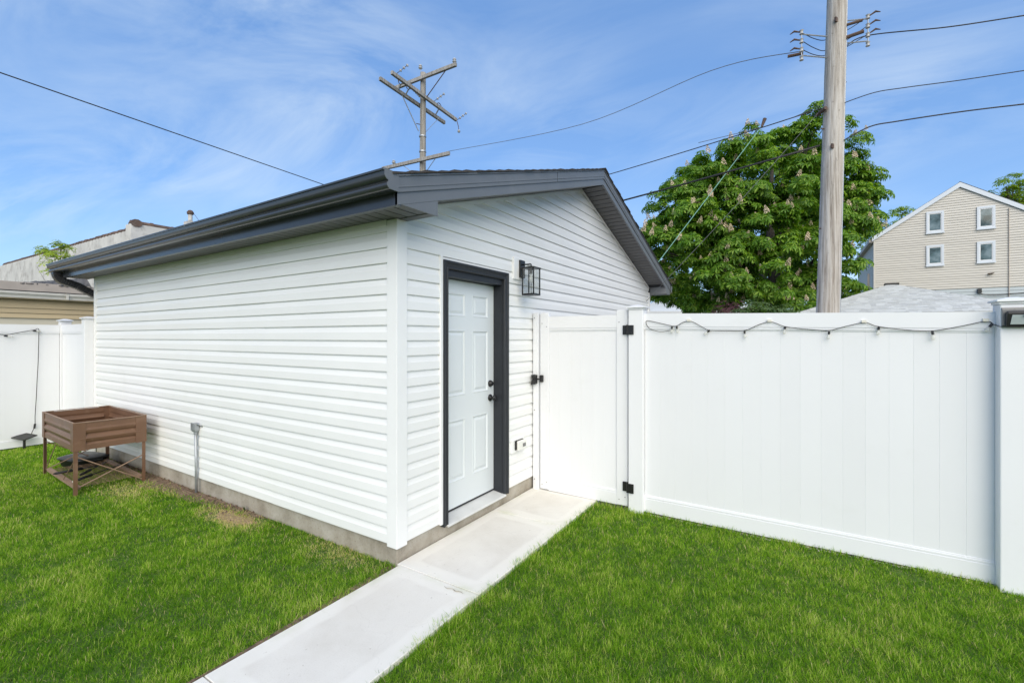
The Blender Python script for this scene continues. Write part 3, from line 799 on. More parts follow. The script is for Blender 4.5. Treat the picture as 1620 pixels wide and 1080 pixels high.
kb = MB().lathe([(0.033, 0.0), (0.033, 0.005), (0.030, 0.016), (0.022, 0.026), (0.021, 0.030), (0.0, 0.031)], (DX, 1.322, 1.195), (1, 0, 0), 24)
kb.build('deadbolt', M['black'], door, smooth=True)

# ------------------------------------------------------------------ wall lantern
LN = thing('wall_lantern', 'black square glass wall lantern on white block right of the door', 'wall lamp', (0.02, 1.70, 2.28))
def ln(name, mb, mat=None, **k): return mb.build(name, mat or M['black'], LN, **k)
# local coords: origin on the wall; x out, y along, z up
ln('mount_block', MB().box(-0.016, 0.018, -0.145, 0.055, -0.035, 0.19), M['trim'], bevel=0.004)
ln('back_plate', MB().box(0.0185, 0.036, -0.050, 0.046, -0.01, 0.17), bevel=0.003)
arm_ = MB().tube([(0.036, 0, 0.125), (0.13, 0, 0.125), (0.135, 0, 0.120), (0.135, 0, 0.10)], 0.007, 10); ln('arm', arm_, smooth=True)
c0, hw = 0.135, 0.070
ln('cap', MB().add([(c0 - hw - .006, -hw - .006, 0.075), (c0 + hw + .006, -hw - .006, 0.075), (c0 + hw + .006, hw + .006, 0.075), (c0 - hw - .006, hw + .006, 0.075),
                    (c0 - hw - .006, -hw - .006, 0.087), (c0 + hw + .006, -hw - .006, 0.087), (c0 + hw + .006, hw + .006, 0.087), (c0 - hw - .006, hw + .006, 0.087),
                    (c0 - .018, -.018, 0.103), (c0 + .018, -.018, 0.103), (c0 + .018, .018, 0.103), (c0 - .018, .018, 0.103)],
                   [(3, 2, 1, 0), (0, 1, 5, 4), (1, 2, 6, 5), (2, 3, 7, 6), (3, 0, 4, 7), (4, 5, 9, 8), (5, 6, 10, 9), (6, 7, 11, 10), (7, 4, 8, 11), (8, 9, 10, 11)]))
fr_ = MB()
for a in (-1, 1):
    for b2 in (-1, 1):
        x, y = c0 + a * (hw - 0.0055), b2 * (hw - 0.0055)
        fr_.box(x - 0.0055, x + 0.0055, y - 0.0055, y + 0.0055, -0.182, 0.0748)
for (x0, x1, y0, y1) in ((c0 - hw, c0 + hw, -hw, -hw + 0.011), (c0 - hw, c0 + hw, hw - 0.011, hw), (c0 - hw, c0 - hw + 0.011, -hw + 0.0115, hw - 0.0115), (c0 + hw - 0.011, c0 + hw, -hw + 0.0115, hw - 0.0115)):
    fr_.box(x0, x1, y0, y1, -0.199, -0.1825)
ln('frame', fr_)
ln('base', MB().box(c0 - hw + 0.0115, c0 + hw - 0.0115, -hw + 0.0115, hw - 0.0115, -0.197, -0.188))
for (x0, x1, y0, y1) in ((c0 - hw + .013, c0 + hw - .013, -hw + .004, -hw + .007), (c0 - hw + .013, c0 + hw - .013, hw - .007, hw - .004), (c0 - hw + .004, c0 - hw + .007, -hw + .013, hw - .013), (c0 + hw - .007, c0 + hw - .004, -hw + .013, hw - .013)):
    ln('glass_pane', MB().box(x0, x1, y0, y1, -0.182, 0.0745), M['glass'])
ln('socket', MB().lathe([(0.022, 0.0), (0.022, -0.012), (0.014, -0.016), (0.014, -0.05)], (c0, 0, 0.074), (0, 0, 1), 14), smooth=False)
ln('bulb', MB().lathe([(0.010, 0), (0.013, -0.014), (0.026, -0.045), (0.029, -0.062), (0.024, -0.080), (0.010, -0.090), (0.0, -0.092)], (c0, 0, 0.024), (0, 0, 1), 16), M['bulb'], smooth=True)
ln('stem', MB().tube([(c0, 0, -0.187), (c0, 0, -0.07)], 0.004, 6))

# ------------------------------------------------------------------ outlet
OT = thing('wall_outlet', 'white outdoor outlet with cover low on the siding beside the gate', 'outlet', (0.02, 1.645, 0.545))
MB().box(-0.016, 0.014, -0.125, 0.115, -0.075, 0.062).build('mount_block', M['trim'], OT, bevel=0.004)
MB().box(0.0145, 0.030, -0.072, 0.080, -0.045, 0.050).build('gasket_box', M['blackplastic'], OT, bevel=0.003)
MB().box(0.0305, 0.058, -0.060, 0.092, -0.052, 0.047).build('cover', M['box_white'], OT, bevel=0.008)
MB().box(0.0585, 0.061, 0.018, 0.074, -0.022, 0.014).build('window', M['grey_label'], OT)

# ------------------------------------------------------------------ conduit on the long wall
CD = thing('conduit_stub', 'thin galvanised conduit with junction box standing by the long siding wall', 'electrical conduit', (-2.99, -0.045, -0.03))
MB().tube([(0, 0, -0.1), (0.0, 0, 0.3), (-0.012, 0.0, 0.665)], 0.0135, 12).build('pipe', M['galv'], CD, smooth=True)
MB().lathe([(0.015, 0), (0.019, 0.004), (0.019, 0.026), (0.015, 0.030)], (-0.012, 0, 0.640), (0, 0, 1), 12).build('connector', M['galv'], CD)
MB().prism([(-0.026, 0), (0.026, 0), (0.034, 0.02), (0.034, 0.092), (-0.034, 0.092), (-0.034, 0.02)], (-0.012, -0.028, 0.668), (1, 0, 0), (0, 0, 1), (0, 0.055, 0)).build('box', M['galv'], CD, bevel=0.005)
MB().box(-0.050, 0.028, -0.034, -0.0285, 0.682, 0.765).build('cover_plate', M['galv'], CD, bevel=0.002)
MB().tube([(0.02, 0.0, 0.745), (0.05, 0.01, 0.748), (0.058, 0.03, 0.73), (0.06, 0.045, 0.70)], 0.008, 8).build('lead', M['galv'], CD, smooth=True)

# ------------------------------------------------------------------ vinyl fences
def board_mesh(w, z0, z1, t=0.022):
    c_ = 0.0015
    prof = [(0.0, t / 2 - c_), (c_, t / 2), (w - c_, t / 2), (w, t / 2 - c_), (w, -t / 2 + c_), (w - c_, -t / 2), (c_, -t / 2), (0.0, -t / 2 + c_)]
    return MB().prism(prof, (0, 0, z0), (1, 0, 0), (0, -1, 0), (0, 0, z1 - z0)).mesh('board', M['fence'])
def rail(parent, x0, x1, z0a, z0b, z1a, z1b, bead_top, t=0.046, yc=0.023):
    """a rail that may slope; bead_top says on which edge the double line runs"""
    p = []
    def seg(a0, a1, th):   # a0/a1 heights as fractions
        v = []
        for x, zl, zh in ((x0, z0a, z1a), (x1, z0b, z1b)):
            za = zl + (zh - zl) * a0; zb_ = zl + (zh - zl) * a1
            v += [(x, yc - th / 2, za), (x, yc + th / 2, za), (x, yc + th / 2, zb_), (x, yc - th / 2, zb_)]
        return v
    F6 = [(0, 1, 2, 3), (7, 6, 5, 4), (0, 4, 5, 1), (1, 5, 6, 2), (2, 6, 7, 3), (3, 7, 4, 0)]
    mb_ = MB()
    if bead_top:
        for s in ((0, 0.80, t), (0.80, 0.86, t - 0.010), (0.86, 0.93, t - 0.004), (0.93, 1.0, t - 0.014)): mb_.add(seg(*s), F6)
    else:
        for s in ((0.20, 1.0, t), (0.14, 0.20, t - 0.010), (0.07, 0.14, t - 0.004), (0.0, 0.07, t - 0.014)): mb_.add(seg(*s), F6)
    return mb_.build('rail', M['fence'], parent)
def post(parent, x0, x1, y0, y1, zt, cap=True, name='post'):
    o_ = MB().box(x0, x1, y0, y1, -0.2, zt).build(name, M['fence'], parent, bevel=0.006)
    if cap:
        e_ = 0.020; xm, ym = (x0 + x1) / 2, (y0 + y1) / 2
        c_ = MB()
        c_.box(x0 - 0.006, x1 + 0.006, y0 - 0.006, y1 + 0.006, zt + 0.0005, zt + 0.016)
        c_.add([(x0 - e_, y0 - e_, zt + .0162), (x1 + e_, y0 - e_, zt + .0162), (x1 + e_, y1 + e_, zt + .0162), (x0 - e_, y1 + e_, zt + .0162),
                (x0 - e_, y0 - e_, zt + .028), (x1 + e_, y0 - e_, zt + .028), (x1 + e_, y1 + e_, zt + .028), (x0 - e_, y1 + e_, zt + .028),
                (xm - .02, ym - .02, zt + .048), (xm + .02, ym - .02, zt + .048), (xm + .02, ym + .02, zt + .048), (xm - .02, ym + .02, zt + .048)],
               [(3, 2, 1, 0), (0, 1, 5, 4), (1, 2, 6, 5), (2, 3, 7, 6), (3, 0, 4, 7), (4, 5, 9, 8), (5, 6, 10, 9), (6, 7, 11, 10), (7, 4, 8, 11), (8, 9, 10, 11)])
        c_.build('post_cap', M['fence'], o_, bevel=0.002)
    return o_
FY = 1.985
FR = thing('vinyl_fence', 'tall white vinyl privacy fence right of the gate with string lights on its rail', 'fence', (0, FY, 0))
post(FR, 1.096, 1.238, -0.045, 0.085, 1.915)
post(FR, 3.612, 3.752, -0.085, 0.055, 1.868)
post(FR, 6.12, 6.26, -0.085, 0.055, 1.84)
rail(FR, 1.238, 3.612, 1.722, 1.683, 1.876, 1.822, False)
rail(FR, 1.238, 3.612, -0.012, -0.020, 0.144, 0.131, True)
bm_ = board_mesh(0.1395, 0.09, 1.74)
for k in range(17): linkmesh('board', bm_, FR, (1.2405 + k * 0.1395, 0.023, 0))
rail(FR, 3.752, 6.12, 1.68, 1.65, 1.82, 1.79, False); rail(FR, 3.752, 6.12, 0.0, 0.0, 0.131, 0.131, True)
for k in range(17): linkmesh('board', bm_, FR, (3.7535 + k * 0.1392, 0.023, 0))

GT = thing('garden_gate', 'white vinyl gate between the garage wall and the fence post', 'gate', (0, FY, 0))
gs = MB().box(0.106, 0.208, -0.004, 0.050, 0.012, 1.915).build('stile', M['fence'], GT, bevel=0.004)
MB().box(0.965, 1.076, -0.004, 0.050, 0.006, 1.918).build('stile', M['fence'], GT, bevel=0.004)
rail(GT, 0.208, 0.965, 1.716, 1.716, 1.872, 1.870, False)
rail(GT, 0.208, 0.965, 0.006, 0.004, 0.156, 0.144, True)
bg_ = board_mesh(0.1259, 0.10, 1.73)
for k in range(6): linkmesh('board', bg_, GT, (0.2085 + k * 0.1259, 0.023, 0))
sc = MB().lathe([(0.006, 0), (0.005, 0.0025), (0.0, 0.003)], (0, 0, 0), (0, -1, 0), 8).mesh('screw', M['screw'])
for x in (0.13, 0.185, 0.99, 1.05):
    for z in (1.80, 1.765, 0.09, 0.06):
        if (z in (1.80, 0.06)) == (x in (0.13, 0.99)): linkmesh('screw', sc, GT, (x, -0.004, z))
for z in (1.722, 0.200):
    h = MB()
    h.box(1.030, 1.080, -0.018, -0.0045, z - 0.045, z + 0.045)
    h.box(1.096, 1.150, -0.058, -0.0455, z - 0.045, z + 0.045)
    h.build('hinge', M['black'], GT, bevel=0.003)
    h2 = MB().tube([(1.086, -0.030, z - 0.05), (1.086, -0.030, z + 0.05)], 0.014, 10)
    for q in (-0.03, 0.03):
        for x in (1.052, 1.128): h2.lathe([(0.008, 0), (0.007, 0.004), (0, 0.005)], (x, -0.018 if x < 1.08 else -0.058, z + q), (0, -1, 0), 8)
    h2.build('hinge_barrel', M['black'], GT)
lt = MB()
lt.box(0.036, 0.088, -0.058, -0.026, 1.150, 1.245)
lt.prism([(0.030, 1.14), (0.082, 1.145), (0.094, 1.175), (0.094, 1.19), (0.044, 1.19)], (0, -0.080, 0), (1, 0, 0), (0, 0, 1), (0, 0.022, 0))
lt.prism([(0.044, 1.208), (0.094, 1.208), (0.094, 1.225), (0.078, 1.252), (0.034, 1.245)], (0, -0.080, 0), (1, 0, 0), (0, 0, 1), (0, 0.022, 0))
lt.build('latch', M['black'], GT, bevel=0.004)
lb_ = MB().box(0.112, 0.150, -0.030, -0.0045, 1.168, 1.242); lb_.tube([(0.085, -0.04, 1.20), (0.125, -0.032, 1.20)], 0.008, 8)
lb_.build('striker', M['black'], GT, bevel=0.003)
GP = MB().box(0.030, 0.094, -0.028, 0.062, -0.02, 1.918).build('gate_jamb_post', M['fence'], None, bevel=0.004, loc=(0, FY, 0))
tag(GP, 'slim white vinyl jamb post fixed to the garage siding beside the gate latch', 'post')
for z in (1.86, 0.11, 0.86): linkmesh('screw', MB().lathe([(0.007, 0), (0.006, 0.003), (0, 0.0035)], (0, 0, 0), (0, -1, 0), 8).mesh('screw', M['screw']), GP, (0.05, -0.028, z))

# left fences
FL = thing('vinyl_fence', 'white vinyl fence at far left behind the brown planter', 'fence', (-7.5, 0, 0), R(-90))
# local x runs along world -Y, local -y faces world... towards +X
def FLrail(*a, **k): return rail(FL, *a, **k)
# (rotated -90 deg: local (x, y) -> world (y, -x) + offset; local y<0 is world -X, so mirror by using yc)
rail(FL, 0.09, 2.6, 1.70, 1.70, 1.846, 1.846, False); rail(FL, 0.09, 2.6, 0.0, 0.0, 0.112, 0.112, True)
bl = board_mesh(0.15, 0.08, 1.72)
for k in range(17): linkmesh('board', bl, FL, (0.0915 + k * 0.1475, 0.023, 0))
post(FL, -0.04, 0.088, -0.045, 0.085, 1.895)
FS = thing('vinyl_fence', 'short white vinyl fence section joining the garage far corner', 'fence', (0, -0.06, 0))
rail(FS, -7.41, -6.30, 1.70, 1.70, 1.848, 1.848, False, yc=0.0); rail(FS, -7.41, -6.30, 0, 0, 0.115, 0.115, True, yc=0.0)
bs = board_mesh(0.138, 0.08, 1.72)
for k in range(8): linkmesh('board', bs, FS, (-7.4085 + k * 0.1385, 0.0, 0))
post(FS, -6.30, -6.172, -0.067, 0.060, 1.905)

# ------------------------------------------------------------------ string lights
def smoothline(pts, n=6):
    pts = [Vector(p) for p in pts]; out_ = []
    for i in range(len(pts) - 1):
        p0 = pts[max(i - 1, 0)]; p1 = pts[i]; p2 = pts[i + 1]; p3 = pts[min(i + 2, len(pts) - 1)]
        for k in range(n):
            t = k / n
            out_.append(0.5 * ((2 * p1) + (p2 - p0) * t + (2 * p0 - 5 * p1 + 4 * p2 - p3) * t * t + (3 * p1 - p0 - 3 * p2 + p3) * t ** 3))
    out_.append(pts[-1]); return out_
CY_ = FY - 0.012
cord = [(1.481, 1.713), (1.41, 1.704), (1.366, 1.706), (1.300, 1.728), (1.272, 1.755), (1.258, 1.785), (1.263, 1.806), (1.307, 1.802), (1.40, 1.779), (1.498, 1.756), (1.543, 1.757), (1.59, 1.785), (1.642, 1.797), (1.68, 1.788), (1.728, 1.76), (1.806, 1.714), (1.850, 1.709), (1.959, 1.706), (2.097, 1.708), (2.201, 1.756), (2.28, 1.779), (2.33, 1.765), (2.383, 1.741), (2.48, 1.722), (2.598, 1.710), (2.685, 1.703), (2.8, 1.737), (2.904, 1.762), (2.94, 1.752), (2.983, 1.733), (3.135, 1.706), (3.29, 1.697), (3.438, 1.727), (3.563, 1.759), (3.60, 1.738)]
SL_ = thing('string_lights', 'black string light cord with clear bulbs swagged along the right fence rail', 'string lights', (0, CY_, 0))
pth_pts = [(x, 0, z) for x, z in cord] + [(3.605, -0.05, 1.728), (3.607, -0.085, 1.722), (3.66, -0.088, 1.72)]
MB().tube(smoothline(pth_pts, 5), 0.0028, 6).build('cord', M['cord'], SL_, smooth=True)
sk = MB().lathe([(0.008, 0.012), (0.012, 0.006), (0.012, -0.022), (0.010, -0.026)], (0, 0, 0), (0, 0, 1), 10).mesh('bulb_socket', M['cord'])
bb = MB().lathe([(0.010, -0.026), (0.012, -0.034), (0.019, -0.052), (0.020, -0.064), (0.014, -0.078), (0.004, -0.083), (0, -0.0835)], (0, 0, 0), (0, 0, 1), 12).mesh('bulb', M['bulb'], True)
fil = MB().tube([(0.003, 0, -0.03), (0.006, 0, -0.058), (-0.006, 0, -0.062), (-0.003, 0, -0.03)], 0.0012, 4)
for x, z, tilt, tl2 in ((1.496, 1.744, 0.1, 0), (1.540, 1.745, -0.1, 0), (1.815, 1.708, 0.9, 0.1), (2.095, 1.698, -0.1, 0), (2.392, 1.733, 0.15, 0), (2.687, 1.690, 0.1, 0), (2.992, 1.722, 0.1, 0), (3.292, 1.686, -0.1, 0), (3.590, 1.735, 0.55, 0)):
    s = linkmesh('bulb_socket', sk, SL_, (x, -0.002, z), (tl2, tilt, 0), (0.68, 0.68, 0.68)); linkmesh('bulb', bb, s)
ck = MB().box(-0.014, 0.014, -0.008, 0.010, -0.010, 0.010).mesh('cord_clip', M['ledge'])
for x, z in ((1.642, 1.806), (2.28, 1.788), (2.904, 1.771), (3.563, 1.768)): linkmesh('cord_clip', ck, SL_, (x, 0.002, z))

S2 = thing('string_lights', 'black cord hung on the far left fence, dropping to a solar panel', 'string lights', (-7.47, 0, 0))
c2 = [(-2.0, 1.72), (-1.4, 1.69), (-1.0, 1.73), (-0.728, 1.692), (-0.684, 1.685), (-0.601, 1.705), (-0.50, 1.735), (-0.381, 1.764), (-0.354, 1.782), (-0.333, 1.778), (-0.331, 1.70), (-0.340, 1.244), (-0.350, 1.0), (-0.360, 0.709), (-0.372, 0.45), (-0.374, 0.302), (-0.405, 0.2), (-0.42, 0.13)]
MB().tube(smoothline([(0.04, y, z) for y, z in c2], 4), 0.0045, 6).build('cord', M['cord'], S2, smooth=True)
for y, z in ((-0.684, 1.672), (-0.385, 1.752)):
    s = linkmesh('bulb_socket', sk, S2, (0.04, y, z), (1.4, 0, 0)); linkmesh('bulb', bb, s)
MB().lathe([(0.006, -0.04), (0.013, -0.03), (0.013, 0.03), (0.006, 0.04)], (0.04, -0.376, 0.29), (0, 0.1, 1), 8).build('plug', M['cord'], S2)

SP = thing('solar_charger', 'small black solar panel on a stake in the grass by the left fence', 'solar panel', (-7.36, -0.50, -0.03), R(20))
MB().box(-0.125, 0.125, -0.085, 0.085, -0.008, 0.008).build('panel', M['blackplastic'], SP, bevel=0.003).matrix_local = Matrix.Translation((0, 0, 0.19)) @ Matrix.Rotation(R(14), 4, 'X') @ Matrix.Rotation(R(6), 4, 'Y')
MB().tube([(0, 0, -0.05), (0, 0, 0.175)], 0.016, 8).build('stake', M['blackplastic'], SP)

# solar wall light on the near right post
SO = thing('solar_light', 'black solar flood light under the cap of the right fence post', 'solar light', (3.70, FY - 0.0855, 1.785))
MB().prism([(0.0, 0.060), (-0.012, 0.060), (-0.020, 0.045), (-0.020, -0.055), (-0.010, -0.062), (0.0, -0.062)], (-0.082, 0, 0), (0, 1, 0), (0, 0, 1), (0.17, 0, 0)).build('mount_plate', M['grey_label'], SO)
MB().prism([(-0.0205, 0.030), (-0.050, 0.036), (-0.062, 0.022), (-0.040, -0.066), (-0.022, -0.072), (-0.0205, -0.06)], (-0.070, 0, 0), (0, 1, 0), (0, 0, 1), (0.16, 0, 0)).build('body', M['blackplastic'], SO, bevel=0.006)
q = MB(); ln_ = Vector((0, 0.022, -0.088)).normalized(); nn = Vector((0, -0.088, -0.022)).normalized()
p0 = Vector((-0.048, -0.0605, 0.010)); u = Vector((0.118, 0, 0)); v_ = ln_ * 0.062
q.add([p0, p0 + u, p0 + u + v_ + Vector((0.006, 0, 0)), p0 + v_ - Vector((0.006, 0, 0))] + [p + nn * 0.004 for p in (p0, p0 + u, p0 + u + v_ + Vector((0.006, 0, 0)), p0 + v_ - Vector((0.006, 0, 0)))],
      [(0, 1, 2, 3), (7, 6, 5, 4), (0, 4, 5, 1), (1, 5, 6, 2), (2, 6, 7, 3), (3, 7, 4, 0)])
q.build('lens', M['lens'], SO)
MB().lathe([(0.011, 0), (0.010, 0.008), (0.0, 0.013)], (0.012, -0.065, 0.006), (0, -1, -0.25), 10).build('sensor', M['box_white'], SO, smooth=True)

# ------------------------------------------------------------------ raised planter
PL = thing('raised_planter', 'brown steel raised garden bed on legs beside the long siding wall', 'planter', (-4.629, -0.447, -0.03), R(178))
# local: x = long side (towards the far fence), y = towards the viewer side; built symmetric
LX, LY, ZT, ZB = 1.32, 0.62, 0.765, 0.475
def corr(name, length, axis, pos, outward):
    """ribbed side panel"""
    hs = [(0.0, 0.0), (0.0, 0.055), (-0.012, 0.070), (-0.012, 0.078), (0.0, 0.095), (0.008, 0.120), (0.0, 0.145), (-0.012, 0.160), (-0.012, 0.168), (0.0, 0.185), (0.006, 0.21), (0.0, 0.235), (0.0, 0.29)]
    prof = [(a, h) for a, h in hs] + [(a - 0.004, h) for a, h in reversed(hs)]
    ext = Vector((length, 0, 0)) if axis == 'x' else Vector((0, length, 0))
    return MB().prism(prof, pos, outward, (0, 0, 1), ext).build(name, M['bronze'], PL)
corr('side_panel', LX - 0.10, 'x', (-LX / 2 + 0.05, LY / 2, ZB), (0, 1, 0))
corr('side_panel', LX - 0.10, 'x', (-LX / 2 + 0.05, -LY / 2, ZB), (0, -1, 0))
corr('end_panel', LY - 0.10, 'y', (LX / 2, -LY / 2 + 0.05, ZB), (1, 0, 0))
corr('end_panel', LY - 0.10, 'y', (-LX / 2, -LY / 2 + 0.05, ZB), (-1, 0, 0))
for a in (-1, 1):
    for b2 in (-1, 1):
        cx, cy = a * LX / 2, b2 * LY / 2
        MB().box(min(cx, cx - a * 0.095), max(cx, cx - a * 0.095), min(cy + b2 * 0.001, cy + b2 * 0.006), max(cy + b2 * 0.001, cy + b2 * 0.006), ZB - 0.006, ZT + 0.004).box(min(cx + a * 0.001, cx + a * 0.006), max(cx + a * 0.001, cx + a * 0.006), min(cy + b2 * 0.006, cy - b2 * 0.095), max(cy + b2 * 0.006, cy - b2 * 0.095), ZB - 0.006, ZT + 0.004).build('corner_plate', M['bronze'], PL)
        MB().box(min(cx - a * 0.002, cx - a * 0.034), max(cx - a * 0.002, cx - a * 0.034), min(cy - b2 * 0.002, cy - b2 * 0.006), max(cy - b2 * 0.002, cy - b2 * 0.006), 0.0, ZB + 0.05).box(min(cx - a * 0.002, cx - a * 0.006), max(cx - a * 0.002, cx - a * 0.006), min(cy - b2 * 0.0065, cy - b2 * 0.034), max(cy - b2 * 0.0065, cy - b2 * 0.034), 0.0, ZB + 0.05).build('leg', M['bronze'], PL)
rm = MB()
for b2 in (-1, 1):
    rm.box(-LX / 2 - 0.004, LX / 2 + 0.004, b2 * LY / 2 - 0.010, b2 * LY / 2 + 0.008, ZT + 0.0045, ZT + 0.012)
for a in (-1, 1):
    rm.box(a * LX / 2 - 0.010, a * LX / 2 + 0.008, -LY / 2 + 0.011, LY / 2 - 0.011, ZT + 0.0045, ZT + 0.012)
rm.build('rim', M['bronze_dull'], PL)
# soil inside, low
n = 18; vs = []; fs = []
for j in range(n):
    for i in range(n):
        vs.append(((i / (n - 1) - 0.5) * (LX - 0.012), (j / (n - 1) - 0.5) * (LY - 0.012), ZB + 0.115 + random.uniform(-0.012, 0.016)))
fs = [(j * n + i, j * n + i + 1, (j + 1) * n + i + 1, (j + 1) * n + i) for j in range(n - 1) for i in range(n - 1)]
o = MB().add(vs, fs).build('planting_soil', M['soil'], PL); o['kind'] = 'stuff'
MB().box(-LX / 2 + 0.006, LX / 2 - 0.006, -LY / 2 + 0.006, LY / 2 - 0.006, ZB + 0.004, ZB + 0.012).build('bottom_panel', M['bronze'], PL)
# bottom frame bars on the two long sides, slatted strip, mesh shelf and braces
for b2 in (-1, 1):
    MB().box(-LX / 2 + 0.047, LX / 2 - 0.047, b2 * (LY / 2 - 0.046) - 0.022, b2 * (LY / 2 - 0.046) + 0.022, 0.055, 0.085).build('bottom_rail', M['bronze_dull'], PL)
sh = MB()
for k in range(24):
    x = -LX / 2 + 0.08 + k * (LX - 0.16) / 23
    sh.tube([(x, -LY / 2 + 0.07, 0.072), (x, LY / 2 - 0.07, 0.072)], 0.0022, 4)
for k in range(5):
    y = -LY / 2 + 0.12 + k * (LY - 0.24) / 4
    sh.tube([(-LX / 2 + 0.06, y, 0.068), (LX / 2 - 0.06, y, 0.068)], 0.0028, 4)
sh.build('wire_shelf', M['bronze_dull'], PL)
for a in (-1, 1):
    MB().tube([(a * (LX / 2 - 0.01), -LY / 2 + 0.02, 0.03), (a * (LX / 2 - 0.01), LY / 2 - 0.02, ZB - 0.06)], 0.006, 6).build('brace_rod', M['bronze_dull'], PL)
    MB().tube([(a * (LX / 2 - 0.024), LY / 2 - 0.02, 0.07), (a * (LX / 2 - 0.024), -LY / 2 + 0.02, ZB - 0.16)], 0.006, 6).build('brace_rod', M['bronze_dull'], PL)
MB().tube([(LX / 2 - 0.05, LY / 2 - 0.02, 0.09), (LX / 2 - 0.5, LY / 2 - 0.02, ZB - 0.03)], 0.005, 6).build('brace_rod', M['bronze_dull'], PL)
MB().tube([(-LX / 2 + 0.5, LY / 2 - 0.02, 0.09), (-LX / 2 + 0.05, LY / 2 - 0.02, ZB - 0.10)], 0.005, 6).build('brace_rod', M['bronze_dull'], PL)

# black tray under the planter
TR = thing('black_tray', 'shiny black plastic tub lying on grass under the brown planter', 'tub', (-5.42, -0.33, -0.03), R(12))
n = 28; vs = []; fs = []
for (sx, sy, z) in ((0.19, 0.14, 0.0), (0.22, 0.165, 0.03), (0.235, 0.18, 0.105), (0.255, 0.20, 0.115), (0.255, 0.20, 0.130), (0.225, 0.172, 0.138), (0.19, 0.135, 0.150), (0.10, 0.07, 0.158), (0.001, 0.001, 0.158)):
    for k in range(n):
        q = 2 * math.pi * k / n; cc, ss = math.cos(q), math.sin(q); e_ = 0.45
        vs.append((sx * math.copysign(abs(cc) ** e_, cc), sy * math.copysign(abs(ss) ** e_, ss), z))
for i in range(8):
    for k in range(n): fs.append((i * n + k, i * n + (k + 1) % n, (i + 1) * n + (k + 1) % n, (i + 1) * n + k))
fs.append(tuple(range(n - 1, -1, -1)))
MB().add(vs, fs).build('tub_body', M['blackplastic'], TR, smooth=True)
for a in (-1, 1): MB().tube([(a * 0.25, -0.07, 0.10), (a * 0.285, -0.06, 0.105), (a * 0.285, 0.06, 0.105), (a * 0.25, 0.07, 0.10)], 0.009, 8).build('tub_handle', M['blackplastic'], TR)
# hand tools lying on the shelf
def tool(label, a, b2, grip, tip_first):
    T = thing('garden_tool', label, 'garden tool', a)
    a = Vector(a); v = Vector(b2) - a; l = v.length; d = v.normalized()
    MB().tube([d * (l * 0.05), d * (l * 0.05 + grip)], [0.014, 0.016], 10).build('grip', M['toolgrip'], T, smooth=True)
    MB().tube([d * (l * 0.05 + grip), v], 0.006, 8).build('shaft', M['black'], T, smooth=True)
    MB().lathe([(0.012, 0), (0.013, l * 0.05 - 0.001)] if tip_first else [(0.006, 0), (0.014, l * 0.05 - 0.001)], (0, 0, 0), d, 10).build('end_cap', M['silver'] if tip_first else M['toolgrip'], T)
    return T
tool('black gripped tool with pale end cap nearest the planter front leg', (-4.18, -0.735, 0.085), (-4.62, -0.20, 0.078), 0.22, True)
tool('black gripped tool lying along the far end of planter shelf', (-4.75, -0.765, 0.085), (-4.78, -0.30, 0.078), 0.24, False)
tool('black gripped tool crossing the middle of the planter shelf', (-4.42, -0.62, 0.085), (-4.95, -0.22, 0.078), 0.20, False)

# ------------------------------------------------------------------ lawn blades
def halfhash(x, y, f, seed):
    """smooth value noise, vectorised"""
    rs = np.random.default_rng(seed).random((64, 64))
    xs = x * f + 400; ys_ = y * f + 400
    xi = np.floor(xs).astype(int); yi = np.floor(ys_).astype(int); fx = xs - xi; fy = ys_ - yi
    fx = fx * fx * (3 - 2 * fx); fy = fy * fy * (3 - 2 * fy)
    g = lambda a, b_: rs[a % 64, b_ % 64]
    return (g(xi, yi) * (1 - fx) + g(xi + 1, yi) * fx) * (1 - fy) + (g(xi, yi + 1) * (1 - fx) + g(xi + 1, yi + 1) * fx) * fy
N = 2800000
px = rng.uniform(-8.2, 9.4, N); py = rng.uniform(-3.2, 1.99, N)
fx_, fy_ = -math.sin(YAW), math.cos(YAW)
dep = (px - CAM.x) * fx_ + (py - CAM.y) * fy_
lat = (px - CAM.x) * fy_ - (py - CAM.y) * fx_
keep = (dep > 1.2) & (lat > -dep * 1.3 - 0.5) & (lat < dep * 1.9 + 0.6)
lft = (px < 0.036 + 0.012 * np.sin(py * 9)) & (py < -0.004) & (px > -7.47)
rgt = (px > 0.742 + 0.012 * np.sin(py * 7 + 1) + 0.01 * np.sin(py * 23)) & (py < 1.975)
keep &= (lft | rgt)
keep &= rng.random(N) < np.clip(2.6 / dep, 0.28, 1.0) ** 1.15
n1 = halfhash(px, py, 1.1, 11); n2 = halfhash(px, py, 3.7, 12); n3 = halfhash(px, py, 11, 13); n4 = halfhash(px, py, 26, 14)
# bare ground along the foundation, straw patch
bare = np.clip(1.2 - np.abs(py) / (0.05 + 0.17 * np.clip(1 - np.abs(px + 3.4) / 1.7, 0, 1) + 0.05 * n2), 0, 1) * (px < -1.6) * (py < 0.01)
edgebare = np.clip(1.3 - (0.035 - px) / (0.03 + 0.05 * n2), 0, 1) * (py < 0) * (px < 0.04) * 0.8
dry = np.exp(-(((px + 1.98 + 0.2 * (n3 - 0.5)) / 0.36) ** 2 + ((py + 0.19 + 0.12 * (n3 - 0.5)) / 0.12) ** 2) ** 1.5)
dry2 = 0.45 * np.exp(-(((px + 0.55) / 0.28) ** 2 + ((py + 0.10) / 0.10) ** 2))
dry3 = 0.5 * np.exp(-(((px + 5.2) / 0.35) ** 2 + ((py + 1.35) / 0.12) ** 2))
dry4 = 0.6 * np.exp(-(((px + 3.75) / 0.3) ** 2 + ((py + 0.42) / 0.13) ** 2))
